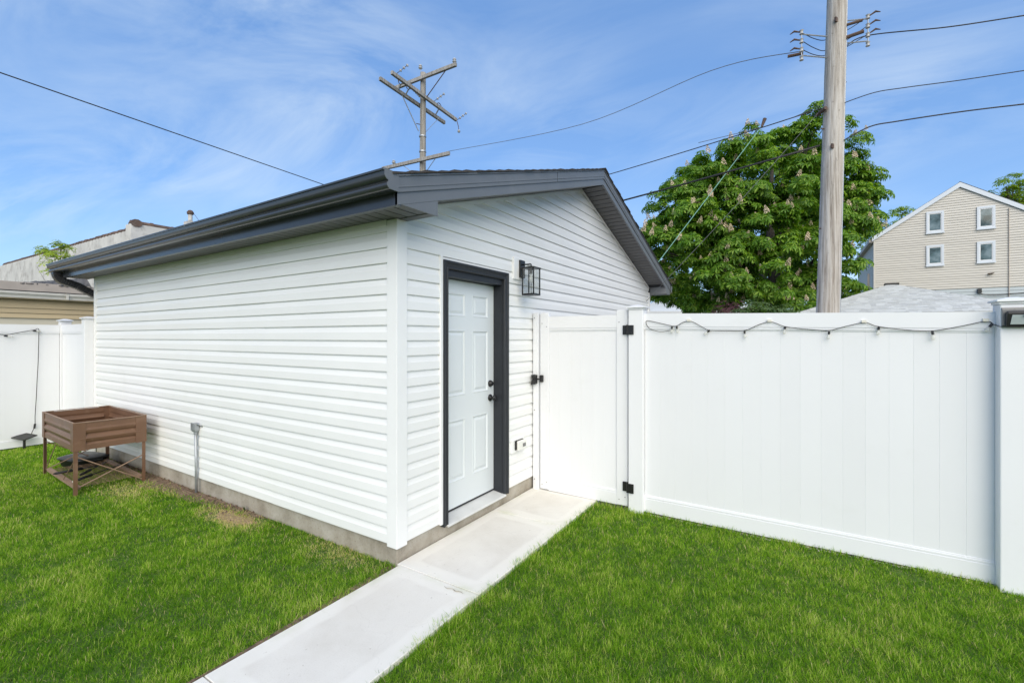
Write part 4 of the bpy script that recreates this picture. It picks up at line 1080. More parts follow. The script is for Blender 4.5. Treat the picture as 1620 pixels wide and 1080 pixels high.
fenceb = np.clip(1 - (1.985 - py) / (0.02 + 0.04 * n2), 0, 1) * (py > 1.5) * 0.45
dry = np.clip(dry + dry2 + dry3 + dry4, 0, 1)
keep &= rng.random(N) > np.clip(bare * 0.97 + edgebare + fenceb + dry * 0.12, 0, 1)
keep &= rng.random(N) < 0.62 + 0.5 * n3
px, py, dep, n1, n2, n3, n4, dry, bare = [a[keep] for a in (px, py, dep, n1, n2, n3, n4, dry, bare)]
K = len(px)
hgt = (0.027 + 0.019 * rng.random(K) + 0.014 * (n3 - 0.5) + 0.016 * (n2 - 0.5)) * (1 - 0.45 * dry)
near_edge = ((px > 0.7) & (px < 0.84)) | ((px < 0.03) & (px > -0.10) & (py > -1.0) & (py < 0)) | (py > 1.90)
hgt = hgt * np.where(near_edge, rng.uniform(1.0, 1.8, K), 1.0)
wgt = rng.uniform(0.0019, 0.0036, K) * np.clip(dep / 3.2, 0.9, 2.0)
az = rng.uniform(0, 2 * np.pi, K) + 1.2 * (n1 - 0.5)
lean = rng.beta(1.5, 1.6, K) * 1.35 + 0.30 + 0.35 * dry
lx, ly = np.cos(az), np.sin(az)
# tufts lean together a little
tl = 0.35 * (n4 - 0.5); lx2 = lx + tl; ly2 = ly - 0.35 * (halfhash(px, py, 9, 21) - 0.5)
sx, sy = -ly * wgt / 2, lx * wgt / 2
P0 = np.stack([px, py, np.full(K, LAWN_Z - 0.004)], 1)
l0 = lean * 0.72
mid = P0 + np.stack([lx2 * np.sin(l0) * hgt * 0.55, ly2 * np.sin(l0) * hgt * 0.55, np.cos(l0) * hgt * 0.55], 1)
tip = mid + np.stack([lx2 * np.sin(lean) * hgt * 0.5, ly2 * np.sin(lean) * hgt * 0.5, np.cos(lean) * hgt * 0.5], 1)
S = np.stack([sx, sy, np.zeros(K)], 1)
V = np.stack([P0 - S, P0 + S, mid + S * 0.8, mid - S * 0.8, tip], 1).reshape(-1, 3)
tone = 0.42 + 0.18 * (n1 - 0.5) + 0.18 * (n2 - 0.5) + 0.26 * (n3 - 0.5) + 0.26 * (n4 - 0.5) + rng.normal(0, 0.20, K)
straw = rng.random(K) < (0.035 + 0.08 * np.clip(n1 * n2 * 2 - 0.5, 0, 1) + 0.97 * dry ** 0.55 + 0.3 * bare)
tone = np.clip(tone, 0, 0.80); tone = np.where(straw, rng.uniform(0.80, 1.0, K), tone)
me = bpy.data.meshes.new('grass')
me.vertices.add(5 * K); me.vertices.foreach_set('co', V.ravel().astype(np.float32))
base_i = (np.arange(K) * 5)[:, None]
loops = np.concatenate([base_i + np.array([[0, 1, 2, 3]]), base_i + np.array([[3, 2, 4]])], 1).ravel()
me.loops.add(7 * K); me.loops.foreach_set('vertex_index', loops.astype(np.int32))
ls = np.stack([np.arange(K) * 7, np.arange(K) * 7 + 4], 1).ravel()
me.polygons.add(2 * K); me.polygons.foreach_set('loop_start', ls.astype(np.int32))
me.update(calc_edges=True)
a = me.attributes.new('tone', 'FLOAT', 'POINT'); a.data.foreach_set('value', np.repeat(tone, 5).astype(np.float32))
me.materials.append(M['grass'])
o = bpy.data.objects.new('grass', me); COL.objects.link(o); tag(o, kind='stuff')
print('BLADES', K)
# one taller weed by the foundation
WD = thing('weed', 'small grey green weed against the foundation by the dry patch', 'weed', (-2.02, -0.035, LAWN_Z))
mb = MB()
for k in range(16):
    q = random.uniform(0, 6.28); l = random.uniform(0.04, 0.09); t_ = random.uniform(0.2, 0.9)
    d = Vector((math.cos(q) * t_, -abs(math.sin(q)) * t_ * 0.6, 1)).normalized(); w = d.cross(Vector((0.3, 1, 0.2))).normalized() * 0.009
    p = d * l
    mb.add([Vector((0, 0, 0)), p * 0.5 + w, p, p * 0.5 - w], [(0, 1, 2, 3)])
mb.build('leaves', M['bushleaf'], WD)

# ------------------------------------------------------------------ trees
def leaf_cloud(name, mat, parent, centers, leaflets, size, droop, rs, seed, origin):
    """centres: (point, up/out normal); each becomes a palmate leaf of folded leaflets"""
    r_ = np.random.default_rng(seed); C0 = np.array([c[0] for c in centers]); Nn = np.array([c[1] for c in centers]); n = len(C0)
    Nn /= np.linalg.norm(Nn, axis=1)[:, None]
    ref = r_.normal(size=(n, 3)); T = np.cross(Nn, ref); T /= np.linalg.norm(T, axis=1)[:, None]; B = np.cross(Nn, T)
    sz = size * r_.uniform(0.7, 1.25, n)
    Vs = []; 
    for k in range(leaflets):
        q = (k + 0.5) / leaflets * 2 * np.pi * 0.86 + r_.uniform(-0.12, 0.12, n)
        d = T * np.cos(q)[:, None] + B * np.sin(q)[:, None]
        side = np.cross(Nn, d)
        dl = d - Nn * droop * r_.uniform(0.5, 1.4, n)[:, None]
        L_ = sz[:, None] * r_.uniform(0.8, 1.15, n)[:, None]
        w = side * L_ * 0.17
        p0 = C0 + d * L_ * 0.04
        m1 = C0 + (d * 0.62 - Nn * droop * 0.28) * L_
        tip_ = C0 + dl * L_ * 0.95
        Vs.append(np.stack([p0, m1 + w - Nn * L_ * 0.03, tip_, m1 - w - Nn * L_ * 0.03], 1))
    V = np.stack(Vs, 1).reshape(-1, 3) - np.array(origin)
    nq = n * leaflets
    me_ = bpy.data.meshes.new(name)
    me_.vertices.add(4 * nq); me_.vertices.foreach_set('co', V.ravel().astype(np.float32))
    idx = (np.arange(nq) * 4)[:, None]
    lp = np.concatenate([idx + np.array([[0, 1, 2]]), idx + np.array([[0, 2, 3]])], 1).ravel()
    me_.loops.add(6 * nq); me_.loops.foreach_set('vertex_index', lp.astype(np.int32))
    me_.polygons.add(2 * nq); me_.polygons.foreach_set('loop_start', (np.arange(2 * nq) * 3).astype(np.int32))
    me_.update(calc_edges=True); me_.materials.append(mat)
    o_ = bpy.data.objects.new(name, me_); COL.objects.link(o_); o_.parent = parent
    return o_
def crown(lobes, per_area, r_, up=0.55, fill=0.35, spray=1.0):
    pts = []
    for (c, rad, sq) in lobes:
        # each lobe is a bundle of sprays: small domes on its surface
        ns_ = max(6, int(rad * rad * 10))
        for k in range(ns_):
            d = Vector((r_.gauss(0, 1), r_.gauss(0, 1), r_.gauss(0.25, 1))).normalized()
            rr = rad * (r_.uniform(0.72, 1.08) if r_.random() > fill else r_.uniform(0.25, 0.75))
            sc_ = c + Vector((d.x, d.y, d.z * sq)) * rr
            srad = r_.uniform(0.28, 0.55) * spray
            for q in range(int(per_area * srad * srad * 10)):
                e_ = Vector((r_.gauss(0, 1), r_.gauss(0, 1), abs(r_.gauss(0, 1)) * 0.8)).normalized()
                p = sc_ + Vector((e_.x, e_.y, e_.z * 0.95 - 0.25)) * srad * r_.uniform(0.65, 1.0)
                nrm = (e_ * 0.55 + Vector((0, 0, 1)) * up + d * 0.35 + Vector((r_.gauss(0, .2), r_.gauss(0, .2), 0)))
                pts.append((tuple(p), tuple(nrm)))
    return pts
def limbs(base, top, lobes, r0, r_, n=9):
    mb_ = MB(); base = Vector(base); top = Vector(top)
    mb_.tube([base, base.lerp(top, 0.35) + Vector((0.1, 0, 0)), base.lerp(top, 0.7) + Vector((-0.1, 0.05, 0)), top], [r0, r0 * 0.8, r0 * 0.5, r0 * 0.15], 10)
    for k in range(n):
        c, rad, sq = lobes[(k * 7) % len(lobes)]
        s = base.lerp(top, r_.uniform(0.25, 0.6)); m_ = s.lerp(c, 0.55) + Vector((r_.uniform(-.3, .3), r_.uniform(-.3, .3), 0.3))
        mb_.tube([s, m_, c + Vector((0, 0, rad * 0.2))], [r0 * 0.32, r0 * 0.18, r0 * 0.05], 6)
        for q in range(3):
            e_ = c + Vector((r_.gauss(0, rad * .5), r_.gauss(0, rad * .5), r_.gauss(0, rad * .4)))
            mb_.tube([m_.lerp(c, 0.5), e_], [r0 * 0.09, r0 * 0.02], 5)
    return mb_
r1 = random.Random(5)
TD = 19.5
LOB = [(1290, 205, 36), (1250, 222, 44), (1205, 240, 44), (1160, 262, 46), (1315, 235, 42), (1130, 300, 46), (1185, 300, 52), (1240, 285, 55), (1295, 290, 52), (1085, 335, 44), (1345, 275, 34), (1372, 292, 24), (1350, 320, 30),
       (1045, 365, 36), (1025, 392, 26), (1100, 385, 56), (1160, 365, 60), (1225, 355, 62), (1290, 355, 58), (1340, 370, 38), (1055, 430, 46), (1030, 462, 26), (1115, 440, 54), (1175, 430, 56), (1240, 425, 58), (1300, 425, 54), (1338, 425, 34), (1085, 478, 26), (1135, 482, 20), (1190, 470, 34), (1255, 470, 40), (1315, 470, 36), (1338, 468, 24)]
for k in range(16):
    q = r1.uniform(0, 6.28); rr = math.sqrt(r1.random())
    LOB.append((1205 + 165 * rr * math.cos(q), 345 + (150 if math.sin(q) > 0 else 105) * rr * math.sin(q), r1.uniform(30, 46)))
lobes = []
for (x, y, r_px) in LOB:
    nx_, ny_ = (x - 1205) / 200, (y - 350) / 190
    bulge = math.sqrt(max(0.0, 1 - min(1, nx_ * nx_ + ny_ * ny_)))
    for s in (-1, 1):
        if s > 0 and bulge < 0.35: continue
        dpt = TD + s * 3.4 * bulge + r1.uniform(-0.5, 0.5)
        rad = r_px * TD / 720 * (0.95 if s < 0 else 1.0)
        c = at(x, y, TD); c2_ = c + (at(810, 533.5, dpt) - at(810, 533.5, TD))
        if s < 0: c2_ = at(x, y, dpt); rad *= dpt / TD
        lobes.append((c2_, rad, 0.85))
tb = at(1222, 600, TD); tb.z = -0.2
TREE = thing('chestnut_tree', 'large chestnut tree with pale pink blossom candles behind the white fence', 'tree', tb)
pts = crown(lobes, 23.0, r1, up=0.42)
leaf_cloud('crown', M['chestnut'], TREE, pts, 6, 0.175, 0.50, r1, 31, tb)
print('LEAVES', len(pts))
print('CHESTNUT LEAVES', len(pts))
lb2 = limbs((0, 0, 0), at(1222, 250, TD) - tb, [(c - tb, a_, b_) for c, a_, b_ in lobes], 0.30, r1, 14)
lb2.build('trunk', M['treebark'], TREE)
# blossom candles standing on the outer sprays
bmesh_list = []
for v in range(3):
    rv = random.Random(100 + v); mb = MB()
    for k in range(34):
        h = k / 33; q = k * 2.4; rr = 0.062 * (1 - h) ** 0.7 + 0.008
        c = Vector((math.cos(q) * rr, math.sin(q) * rr, h * 0.21)); s = 0.022 * (1.1 - 0.5 * h) * rv.uniform(0.8, 1.3)
        d1 = Vector((rv.gauss(0, 1), rv.gauss(0, 1), rv.gauss(0, 1))).normalized(); d2 = d1.orthogonal().normalized(); d3 = d1.cross(d2)
        mb.add([c + d1 * s, c + d2 * s, c - d1 * s * 0.6 + d3 * s, c - d2 * s, c - d3 * s], [(0, 1, 2), (0, 2, 3), (0, 3, 4), (1, 4, 2), (0, 4, 1)])
    bmesh_list.append(mb.mesh('blossom', M['blossom']))
cnt = 0
while cnt < 280:
    p, nv = r1.choice(pts); p = Vector(p); nv = Vector(nv).normalized()
    if (p - CAM).length > TD + 3.6 or nv.z < 0.55 or nv.dot((CAM - p).normalized()) < 0.1: continue
    p = p + nv * 0.05
    linkmesh('blossom', r1.choice(bmesh_list), TREE, p - tb, (r1.gauss(0, .15), r1.gauss(0, .15), r1.uniform(0, 6)), (1.0 * r1.uniform(0.8, 1.25),) * 3)
    cnt += 1

def small_tree(name, label, cat, mat, lob, depth, zb, leaf, per, seed, droop=0.3, leaflets=5, trunk=0.12, depth_r=1.0, spray=1.0):
    r_ = random.Random(seed); ls_ = []
    for (x, y, rp) in lob:
        c = at(x, y, depth + r_.uniform(-depth_r, depth_r)); ls_.append((c, rp * depth / 720, 0.9))
    cx = sum(q[0] for q in lob) / len(lob)
    t0 = at(cx, 560, depth); t0.z = zb
    T = thing(name, label, cat, t0)
    p = crown(ls_, per, r_, spray=spray)
    leaf_cloud('crown', mat, T, p, leaflets, leaf, droop, r_, seed, t0)
    tp = max((l[0] for l in ls_), key=lambda v: v.z) - t0
    limbs((0, 0, 0), tp, [(c - t0, a_, b_) for c, a_, b_ in ls_], trunk, r_, min(8, len(ls_))).build('trunk', M['treebark'], T)
    return T
small_tree('leafy_tree', 'bright green tree top rising behind the right roof slope of the beige house', 'tree', M['yellowgreen'], [(1592, 300, 18), (1612, 293, 24), (1640, 300, 34), (1625, 325, 34), (1600, 330, 28), (1670, 320, 40), (1650, 360, 40)], 42, -0.2, 0.30, 5.5, 51, 0.3, 5, 0.3)
small_tree('leafy_tree', 'yellow green treetop showing between the chestnut and beige house roof', 'tree', M['yellowgreen'], [(1392, 352, 14), (1410, 346, 14), (1428, 336, 10), (1400, 372, 20), (1380, 378, 18), (1420, 365, 20), (1375, 400, 22)], 41, -0.2, 0.30, 5.0, 52, 0.3, 5, 0.25)
small_tree('garden_bush', 'pale green bush just above the fence under the chestnut', 'bush', M['bushleaf'], [(1172, 497, 11), (1190, 490, 13), (1208, 495, 12), (1230, 494, 9), (1248, 492, 9), (1165, 510, 12), (1195, 510, 16), (1225, 508, 14), (1250, 508, 12)], 12.5, -0.2, 0.085, 26, 53, 0.25, 5, 0.04, 0.3, 0.5)
small_tree('maroon_shrub', 'dark maroon shrub tip above the fence by pale bush', 'shrub', simple('maroon_leaf', (0.07, 0.02, 0.025), 0.6, 0.2, 9), [(1152, 492, 6), (1158, 500, 9), (1150, 508, 9)], 13.4, -0.2, 0.09, 10, 54, 0.2, 5, 0.02, 0.1)
small_tree('wall_shrub', 'bright green self seeded shrub growing against the old white wall', 'shrub', M['sumac'], [(90, 402, 14), (75, 407, 10), (100, 410, 12), (85, 418, 12), (104, 397, 9), (68, 398, 6), (96, 390, 7), (84, 432, 6)], 14.8, 2.2, 0.11, 16, 55, 0.25, 6, 0.02, 0.15, 0.42)

# ------------------------------------------------------------------ utility poles
M['pole2'] = wood('grey_old_pole_wood', (0.09, 0.08, 0.065), (0.27, 0.255, 0.225), (0.42, 0.40, 0.37))
def pole(name, label, base, top, r0, r1_, segs=14, wood_='pole'):
    P_ = thing(name, label, 'utility pole', base)
    b_ = Vector(base); d = Vector(top) - b_; mb_ = MB(); rp = random.Random(3); n_ = 40; pts_ = []; rr = []
    for i in range(n_ + 1):
        t_ = i / n_; pts_.append(d * t_); rr.append((r0 + (r1_ - r0) * t_) * rp.uniform(0.985, 1.015))
    mb_.tube(pts_, rr, 24); mb_.build('shaft', M[wood_], P_, smooth=True)
    return P_
B1 = Vector((2.83, 6.60, -0.2)); d_ = at(1324, 0, 7.32) - at(1309.5, 496, 7.32); d_ = d_ / d_.z
B1 = at(1309.5, 496, 7.32) - d_ * (at(1309.5, 496, 7.32).z + 0.2)
T1 = B1 + d_ * 9.3
P1 = pole('utility_pole', 'thick weathered wooden utility pole rising just behind the right fence', B1, T1, 0.168, 0.124)
def p1(z): return B1 + d_ * (z + 0.2)
# insulator racks either side of the pole
XD = Vector((1, 0, 0))
def rack(cpt, zt, zb_, attach):
    rk = MB()
    rk.tube([cpt + Vector((0, 0, zt)) - B1, cpt + Vector((0, 0, zb_)) - B1], 0.008, 6)
    for z in (zt - 0.06, zb_ + 0.08):
        rk.tube([cpt + Vector((0, 0, z)) - B1, p1(z - 0.05) - B1], 0.010, 6)
    ob = rk.build('insulator_rack', M['galv'], P1)
    for k in range(4):
        z = zt - 0.03 - k * (zt - zb_ - 0.06) / 3
        MB().lathe([(0.020, -0.035), (0.032, -0.030), (0.022, -0.008), (0.022, 0.008), (0.032, 0.030), (0.020, 0.035)], cpt + Vector((0, 0, z)) - B1, (0, 0, 1), 10).build('spool_insulator', M['porcelain'], ob)
ca = at(1268, 70, 7.32); ca.z = 0; cb = at(1373, 50, 7.32); cb.z = 0
rack(ca, 6.58, 6.10, 0); rack(cb, 6.83, 6.33, 0)
MB().tube([p1(6.62) - B1 + XD * 0.14, p1(6.62) - B1 + XD * 0.34], 0.022, 8).build('bracket', M['rust'], P1)
MB().tube([p1(6.42) - B1 + XD * 0.13, p1(6.44) - B1 + XD * 0.36], 0.028, 8).build('bracket', M['rust'], P1)
MB().tube([p1(6.36) - B1 - XD * 0.44, p1(6.38) - B1 - XD * 0.66], 0.026, 8).build('splice_box', M['rust'], P1)
for z0, z1, dp in ((6.55, 6.80, 0.10), (6.42, 6.66, 0.14), (6.28, 6.52, 0.08)):
    a = Vector((ca.x, ca.y, z0)) - B1; b2 = Vector((cb.x, cb.y, z1)) - B1; mid_ = (a + b2) / 2 - Vector((0, 0, dp)) + Vector((-0.10, 0.20, 0))
    MB().tube(smoothline([a, a.lerp(mid_, 0.5) - Vector((0, 0, 0.04)), mid_, mid_.lerp(b2, 0.5) - Vector((0, 0, 0.03)), b2], 5), 0.006, 5).build('jumper_wire', M['cable'], P1)
    for e_, s_ in ((a, -1), (b2, 1)):
        MB().tube([e_, e_ + XD * s_ * 0.10 + Vector((0, 0, 0.05)), e_ + XD * s_ * 0.16 + Vector((0, 0, 0.02))], [0.008, 0.016, 0.006], 6).build('dead_end_clamp', M['rust'], P1)
tw = (CAM - p1(6.5)); tw.z = 0; tw.normalize()
for z in (6.67, 4.67):
    c = p1(z) + tw * (0.150 if z > 6 else 0.156) - B1
    MB().box(-0.03, 0.03, -0.012, 0.012, -0.035, 0.035).build('square_washer', M['rust'], P1, loc=c).rotation_euler = (0, 0, YAW + 0.5)
MB().tube([p1(z) - B1 + (Vector((0.84, 0.53, 0)) * 0.85 + tw * 0.35).normalized() * (0.170 - 0.0048 * z) for z in np.linspace(0, 8.8, 24)], 0.011, 6).build('ground_wire_moulding', M['galv'], P1)
MB().tube([p1(5.30) - B1 + tw * 0.16 - XD * 0.10, p1(5.28) - B1 - XD * 0.22], 0.03, 8).build('clamp', M['rust'], P1)
for z, a in ((5.0, -1), (5.75, 1), (4.6, 1), (3.4, -1)):
    MB().tube([p1(z) - B1 + Vector((0.84, 0.53, 0)) * a * 0.13, p1(z) - B1 + Vector((0.84, 0.53, 0)) * a * 0.19], 0.010, 6).build('step_bolt', M['rust'], P1)

B2 = Vector((-6.98, 7.61, -0.2)); T2 = Vector((-6.95, 7.64, 9.48))
P2 = pole('utility_pole', 'distant grey utility pole with crossarms rising above the garage roof', B2, T2, 0.118, 0.080, wood_='pole2')
def arm2(a, b2, w=0.038, h=0.050, name='crossarm'):
    a = Vector(a) - B2; b2 = Vector(b2) - B2; t_ = (b2 - a).normalized(); s = t_.cross(Vector((0, 0, 1))).normalized(); u_ = s.cross(t_)
    vs = [p + s * i * w + u_ * j * h for p in (a, b2) for i, j in ((-1, -1), (1, -1), (1, 1), (-1, 1))]
    return MB().add(vs, [(0, 1, 2, 3), (7, 6, 5, 4), (0, 4, 5, 1), (1, 5, 6, 2), (2, 6, 7, 3), (3, 7, 4, 0)]).build(name, M['arm'], P2, bevel=0.006)
arm2((-7.10, 6.12, 8.64), (-7.10, 8.78, 8.50)); arm2((-6.80, 6.26, 8.78), (-6.80, 9.0, 8.60))
arm2((-7.95, 7.50, 9.27), (-5.58, 7.50, 9.23)); arm2((-8.50, 7.47, 6.90), (-5.80, 7.47, 6.80))
# hardware
def rod2(pts_, r, nm, mt): return MB().tube([Vector(p) - B2 for p in pts_], r, 6).build(nm, M[mt], P2)
rod2([(-6.83, 7.6, 8.66), (-5.95, 7.5, 9.19)], 0.014, 'arm_brace', 'rust')
rod2([(-7.05, 7.55, 7.75), (-7.10, 6.9, 8.60)], 0.014, 'arm_brace', 'galv'); rod2([(-6.9, 7.7, 7.75), (-6.95, 8.4, 8.50)], 0.008, 'arm_brace', 'galv')
rod2([(-6.93, 7.55, 6.3), (-7.6, 7.47, 6.82)], 0.010, 'arm_brace', 'galv'); rod2([(-6.85, 7.55, 6.4), (-6.3, 7.47, 6.78)], 0.010, 'arm_brace', 'galv')
rod2([(-6.99, 7.62, 9.40), (-7.02, 7.60, 9.62)], 0.010, 'pin', 'galv')
def ins2(p, h=0.12, r=0.05, ax=(0, 0, 1)):
    h *= 1.25; r *= 1.25
    MB().lathe([(r * 0.5, 0), (r, h * 0.2), (r * 0.6, h * 0.45), (r * 0.9, h * 0.6), (r * 0.5, h * 0.85), (0, h)], Vector(p) - B2, ax, 10).build('insulator', M['porcelain'], P2)
ins2((-7.02, 7.60, 9.60)); ins2((-5.64, 7.5, 9.29)); ins2((-8.0, 7.47, 6.95), 0.10, 0.05)
ins2((-8.55, 7.47, 6.84), 0.08, 0.05, (-1, 0, 0.2)); ins2((-8.42, 7.47, 6.78), 0.06, 0.03, (-1, 0, -0.6))
for (x, y, z) in ((-6.80, 6.45, 8.84), (-6.80, 7.95, 8.74), (-6.80, 9.02, 8.60)):
    c = Vector((x, y, z))
    rod2([c, c + Vector((0.30, 0.12, 0.20))], 0.008, 'link', 'rust')
    for k in range(3): MB().lathe([(0.014, -0.03), (0.048, 0), (0.014, 0.03)], c + Vector((0.30, 0.12, 0.20)) * (0.35 + 0.3 * k) - B2, (0.8, 0.3, 0.5), 8).build('disc_insulator', M['porcelain'], P2)
rod2([(-6.80, 9.02, 8.60), (-6.76, 9.05, 8.42), (-6.76, 9.08, 8.30)], 0.012, 'link', 'rust'); ins2((-6.76, 9.08, 8.22), 0.08, 0.04)
for y in (6.75, 7.05, 8.35):
    MB().tube([Vector((-7.1, y, 8.58)) - B2, Vector((-6.95, y, 8.74)) - B2, Vector((-6.8, y, 8.72)) - B2], 0.02, 6).build('arm_clamp', M['galv'], P2)
    MB().tube([Vector((-6.95, y + 0.1 * math.cos(q), 8.80 + 0.1 * math.sin(q))) - B2 for q in np.linspace(0, 4.2, 9)], 0.012, 6).build('hook', M['rust'], P2)
for k in range(6):
    MB().lathe([(0.024, 0), (0.034, 0.04), (0.014, 0.12)], Vector((-6.92, 7.10 + 0.07 * k, 8.78 - 0.02 * k)) - B2, (0, 0, 1), 8).build('fuse_peg', M['porcelain'], P2)
for z in (7.6, 7.15): MB().lathe([(0.094 + .012, -0.02), (0.094 + .012, 0.02)], Vector((-6.96, 7.63, z)) - B2, (0, 0, 1), 16).build('band', M['galv'], P2)
rod2([(-7.0, 7.6, 7.95), (-7.14, 7.55, 8.0)], 0.012, 'step_bolt', 'rust')

# ------------------------------------------------------------------ cables
def cable(label, pts_, r, mat, sag=0.0, cat='cable', group=None):
    pts_ = [Vector(p) for p in pts_]; out_ = []
    if len(pts_) > 2:
        pts_ = smoothline(pts_, 8); sag = 0
    for i in range(len(pts_) - 1):
        n_ = 14 if len(pts_) == 2 else 1
        for k in range(n_):
            t_ = k / n_; p = pts_[i].lerp(pts_[i + 1], t_); p.z -= sag * 4 * t_ * (1 - t_) * ((pts_[i + 1] - pts_[i]).length / 10); out_.append(p)
    out_.append(pts_[-1]); o0 = pts_[0]
    o_ = MB().tube([p - o0 for p in out_], r, 6).build('overhead_cable', M[mat], None, smooth=True, loc=o0)
    return tag(o_, label, cat, group)
def p2(z): return B2 + (T2 - B2) * ((z + 0.2) / 9.68)
lo1 = p1(4.76); up1 = p1(5.36)
cable('thick black cable from near pole down past the gable end, lowest of the left span', [lo1 + Vector((-0.17, -0.03, 0)), p2(4.30)], 0.0165, 'cable', 0.10)
cable('black cable leaving the near pole above the thick one towards the far pole', [up1 + Vector((-0.17, -0.03, 0)), p2(5.05)], 0.0085, 'cable', 0.12)
cable('pale strand lashed just over the upper cable left of the near pole', [up1 + Vector((-0.17, -0.03, 0.05)), at(1225, 196, 8.7), at(1105, 226, 10.0)], 0.006, 'greycable', 0.04)
cable('thin highest wire from the near pole hardware across the sky to far crossarm', [Vector((ca.x, ca.y, 6.25)), at(1125, 112, 8.6), at(920, 197, 10.6), Vector((-5.82, 7.47, 6.86))], 0.006, 'greycable', 0.03)
cable('lower black cable running right from the near pole out of frame', [at(1330, 225, 7.25), at(1375, 201, 7.08), at(1420, 192, 6.94), at(1520, 177, 6.66), at(1620, 165, 6.42), at(1760, 150, 6.1), at(1760, 150, 6.1) + (at(1760, 150, 6.1) - at(1620, 165, 6.42)).normalized() * 9], 0.0095, 'cable', 0.02)
cable('middle black cable running right from the near pole out of frame', [at(1330, 165, 7.25), at(1382, 147, 7.06), at(1430, 139, 6.9), at(1520, 127, 6.66), at(1620, 112, 6.42), at(1760, 92, 6.1), at(1760, 92, 6.1) + (at(1760, 92, 6.1) - at(1620, 112, 6.42)).normalized() * 9], 0.0065, 'cable', 0.02)
cable('highest black cable running right from the pole insulator rack', [Vector((cb.x, cb.y, 6.43)) + Vector((-0.3, -0.1, -0.06)), Vector((cb.x, cb.y, 6.50)), at(1500, 43, 6.72), at(1620, 25, 6.42), at(1760, 5, 6.1), at(1760, 5, 6.1) + (at(1760, 5, 6.1) - at(1620, 25, 6.42)).normalized() * 9], 0.0085, 'cable', 0.01)
L0 = at(0, 115, 6.2); L1 = p2(5.16)
cable('single black service cable crossing the open sky at left', [L1, L0, L0 + (L0 - L1) * 0.6], 0.0085, 'cable', 0.05)
cable('teal insulated guy wire running steeply across the chestnut tree', [at(1206, 199, 8.6), at(1045, 410, 8.9), at(960, 522, 9.05)], 0.0075, 'green', 0.0, 'guy wire')
gc = MB().tube([(0, 0, 0), (0.05, 0.05, 0.16)], [0.02, 0.035], 8).build('wire_clamp', M['rust'], None, loc=at(1205, 201, 8.6)); tag(gc, 'rusty clamp at the upper end of the teal wire', 'clamp')
cable('thin pale guy wire from near pole slanting down to the garage corner', [p1(5.34) + Vector((-0.16, -0.05, 0)), at(1160, 330, 8.0), at(1000, 500, 8.8), at(985, 516, 8.9)], 0.0045, 'greycable', 0.0, 'guy wire')

# ------------------------------------------------------------------ neighbours on the left
# tan garage across the side yard
TG = thing('tan_garage', 'low tan sided garage behind the left fence with old white gutter', 'garage', (-9.5, 0, 0))
MB().box(-5.5, 0, -4.0, 5.0, -0.3, 2.2).build('wall', M['cream'], TG)
for k, (z0, z1) in enumerate(((2.185, 2.34), (2.095, 2.182), (2.005, 2.092))):
    MB().prism([(0.001, z0), (0.03, z0), (0.012, z1), (0.001, z1)], (0, -4.0, 0), (1, 0, 0), (0, 0, 1), (0, 9, 0)).build('siding_plank', M['tan'], TG)
MB().box(0.0305, 0.14, -4.2, 5.2, 2.345, 2.36).build('soffit', M['tan'], TG)
MB().prism([(0.06, 2.362), (0.16, 2.362), (0.165, 2.40), (0.19, 2.44), (0.19, 2.475), (0.18, 2.475), (0.06, 2.475)], (0, -4.2, 0), (1, 0, 0), (0, 0, 1), (0, 9.4, 0)).build('gutter', M['gutterwhite'], TG)
MB().box(0.185, 0.197, 0.42, 0.46, 2.36, 2.477).build('gutter_joint', M['gutterwhite'], TG)
rf = MB().prism([(0.12, 2.482), (0.12, 2.50), (-2.75, 2.60), (-5.6, 2.50), (-5.6, 2.482)], (0, -4.2, 0), (1, 0, 0), (0, 0, 1), (0, 9.4, 0)).build('roof', M['darkroof'], TG)
# second shed behind, long fascia board and a draped tarp
SH = thing('old_shed', 'old low shed behind the tan garage with greige fascia and dark tarp roof', 'shed', (-15.6, 0, 0))
MB().box(-1.6, 0, -5.0, 3.2, -0.3, 2.95).build('wall', M['cream'], SH)
MB().box(0.001, 0.05, -5.2, 3.2, 2.93, 3.17).build('fascia_board', M['greige'], SH)
vs = []; fs = []; NY = 26; rt_ = random.Random(4)
for i in range(NY):
    y = 0.95 + i * 0.060
    t_ = i / (NY - 1); h = 0.02 + 0.30 * t_
    for j in range(5):
        vs.append((0.06 - j * 0.12 + rt_.uniform(-.03, .03), y, 3.15 + h * (j / 4) ** 0.8 + rt_.uniform(-.02, .02)))
for i in range(NY - 1):
    for j in range(4): fs.append((i * 5 + j, (i + 1) * 5 + j, (i + 1) * 5 + j + 1, i * 5 + j + 1))
k0 = len(vs); vs += [(x, y, 3.12) for x, y, z in vs]
fs += [tuple(k0 + q for q in reversed(f)) for f in fs]
bd = [i * 5 for i in range(NY)] + [(NY - 1) * 5 + j for j in range(1, 5)] + [i * 5 + 4 for i in range(NY - 2, -1, -1)] + [j for j in range(3, 0, -1)]
for q in range(len(bd)): fs.append((bd[q], bd[(q + 1) % len(bd)], k0 + bd[(q + 1) % len(bd)], k0 + bd[q]))
MB().add(vs, fs).build('tarp', M['tarp'], SH)
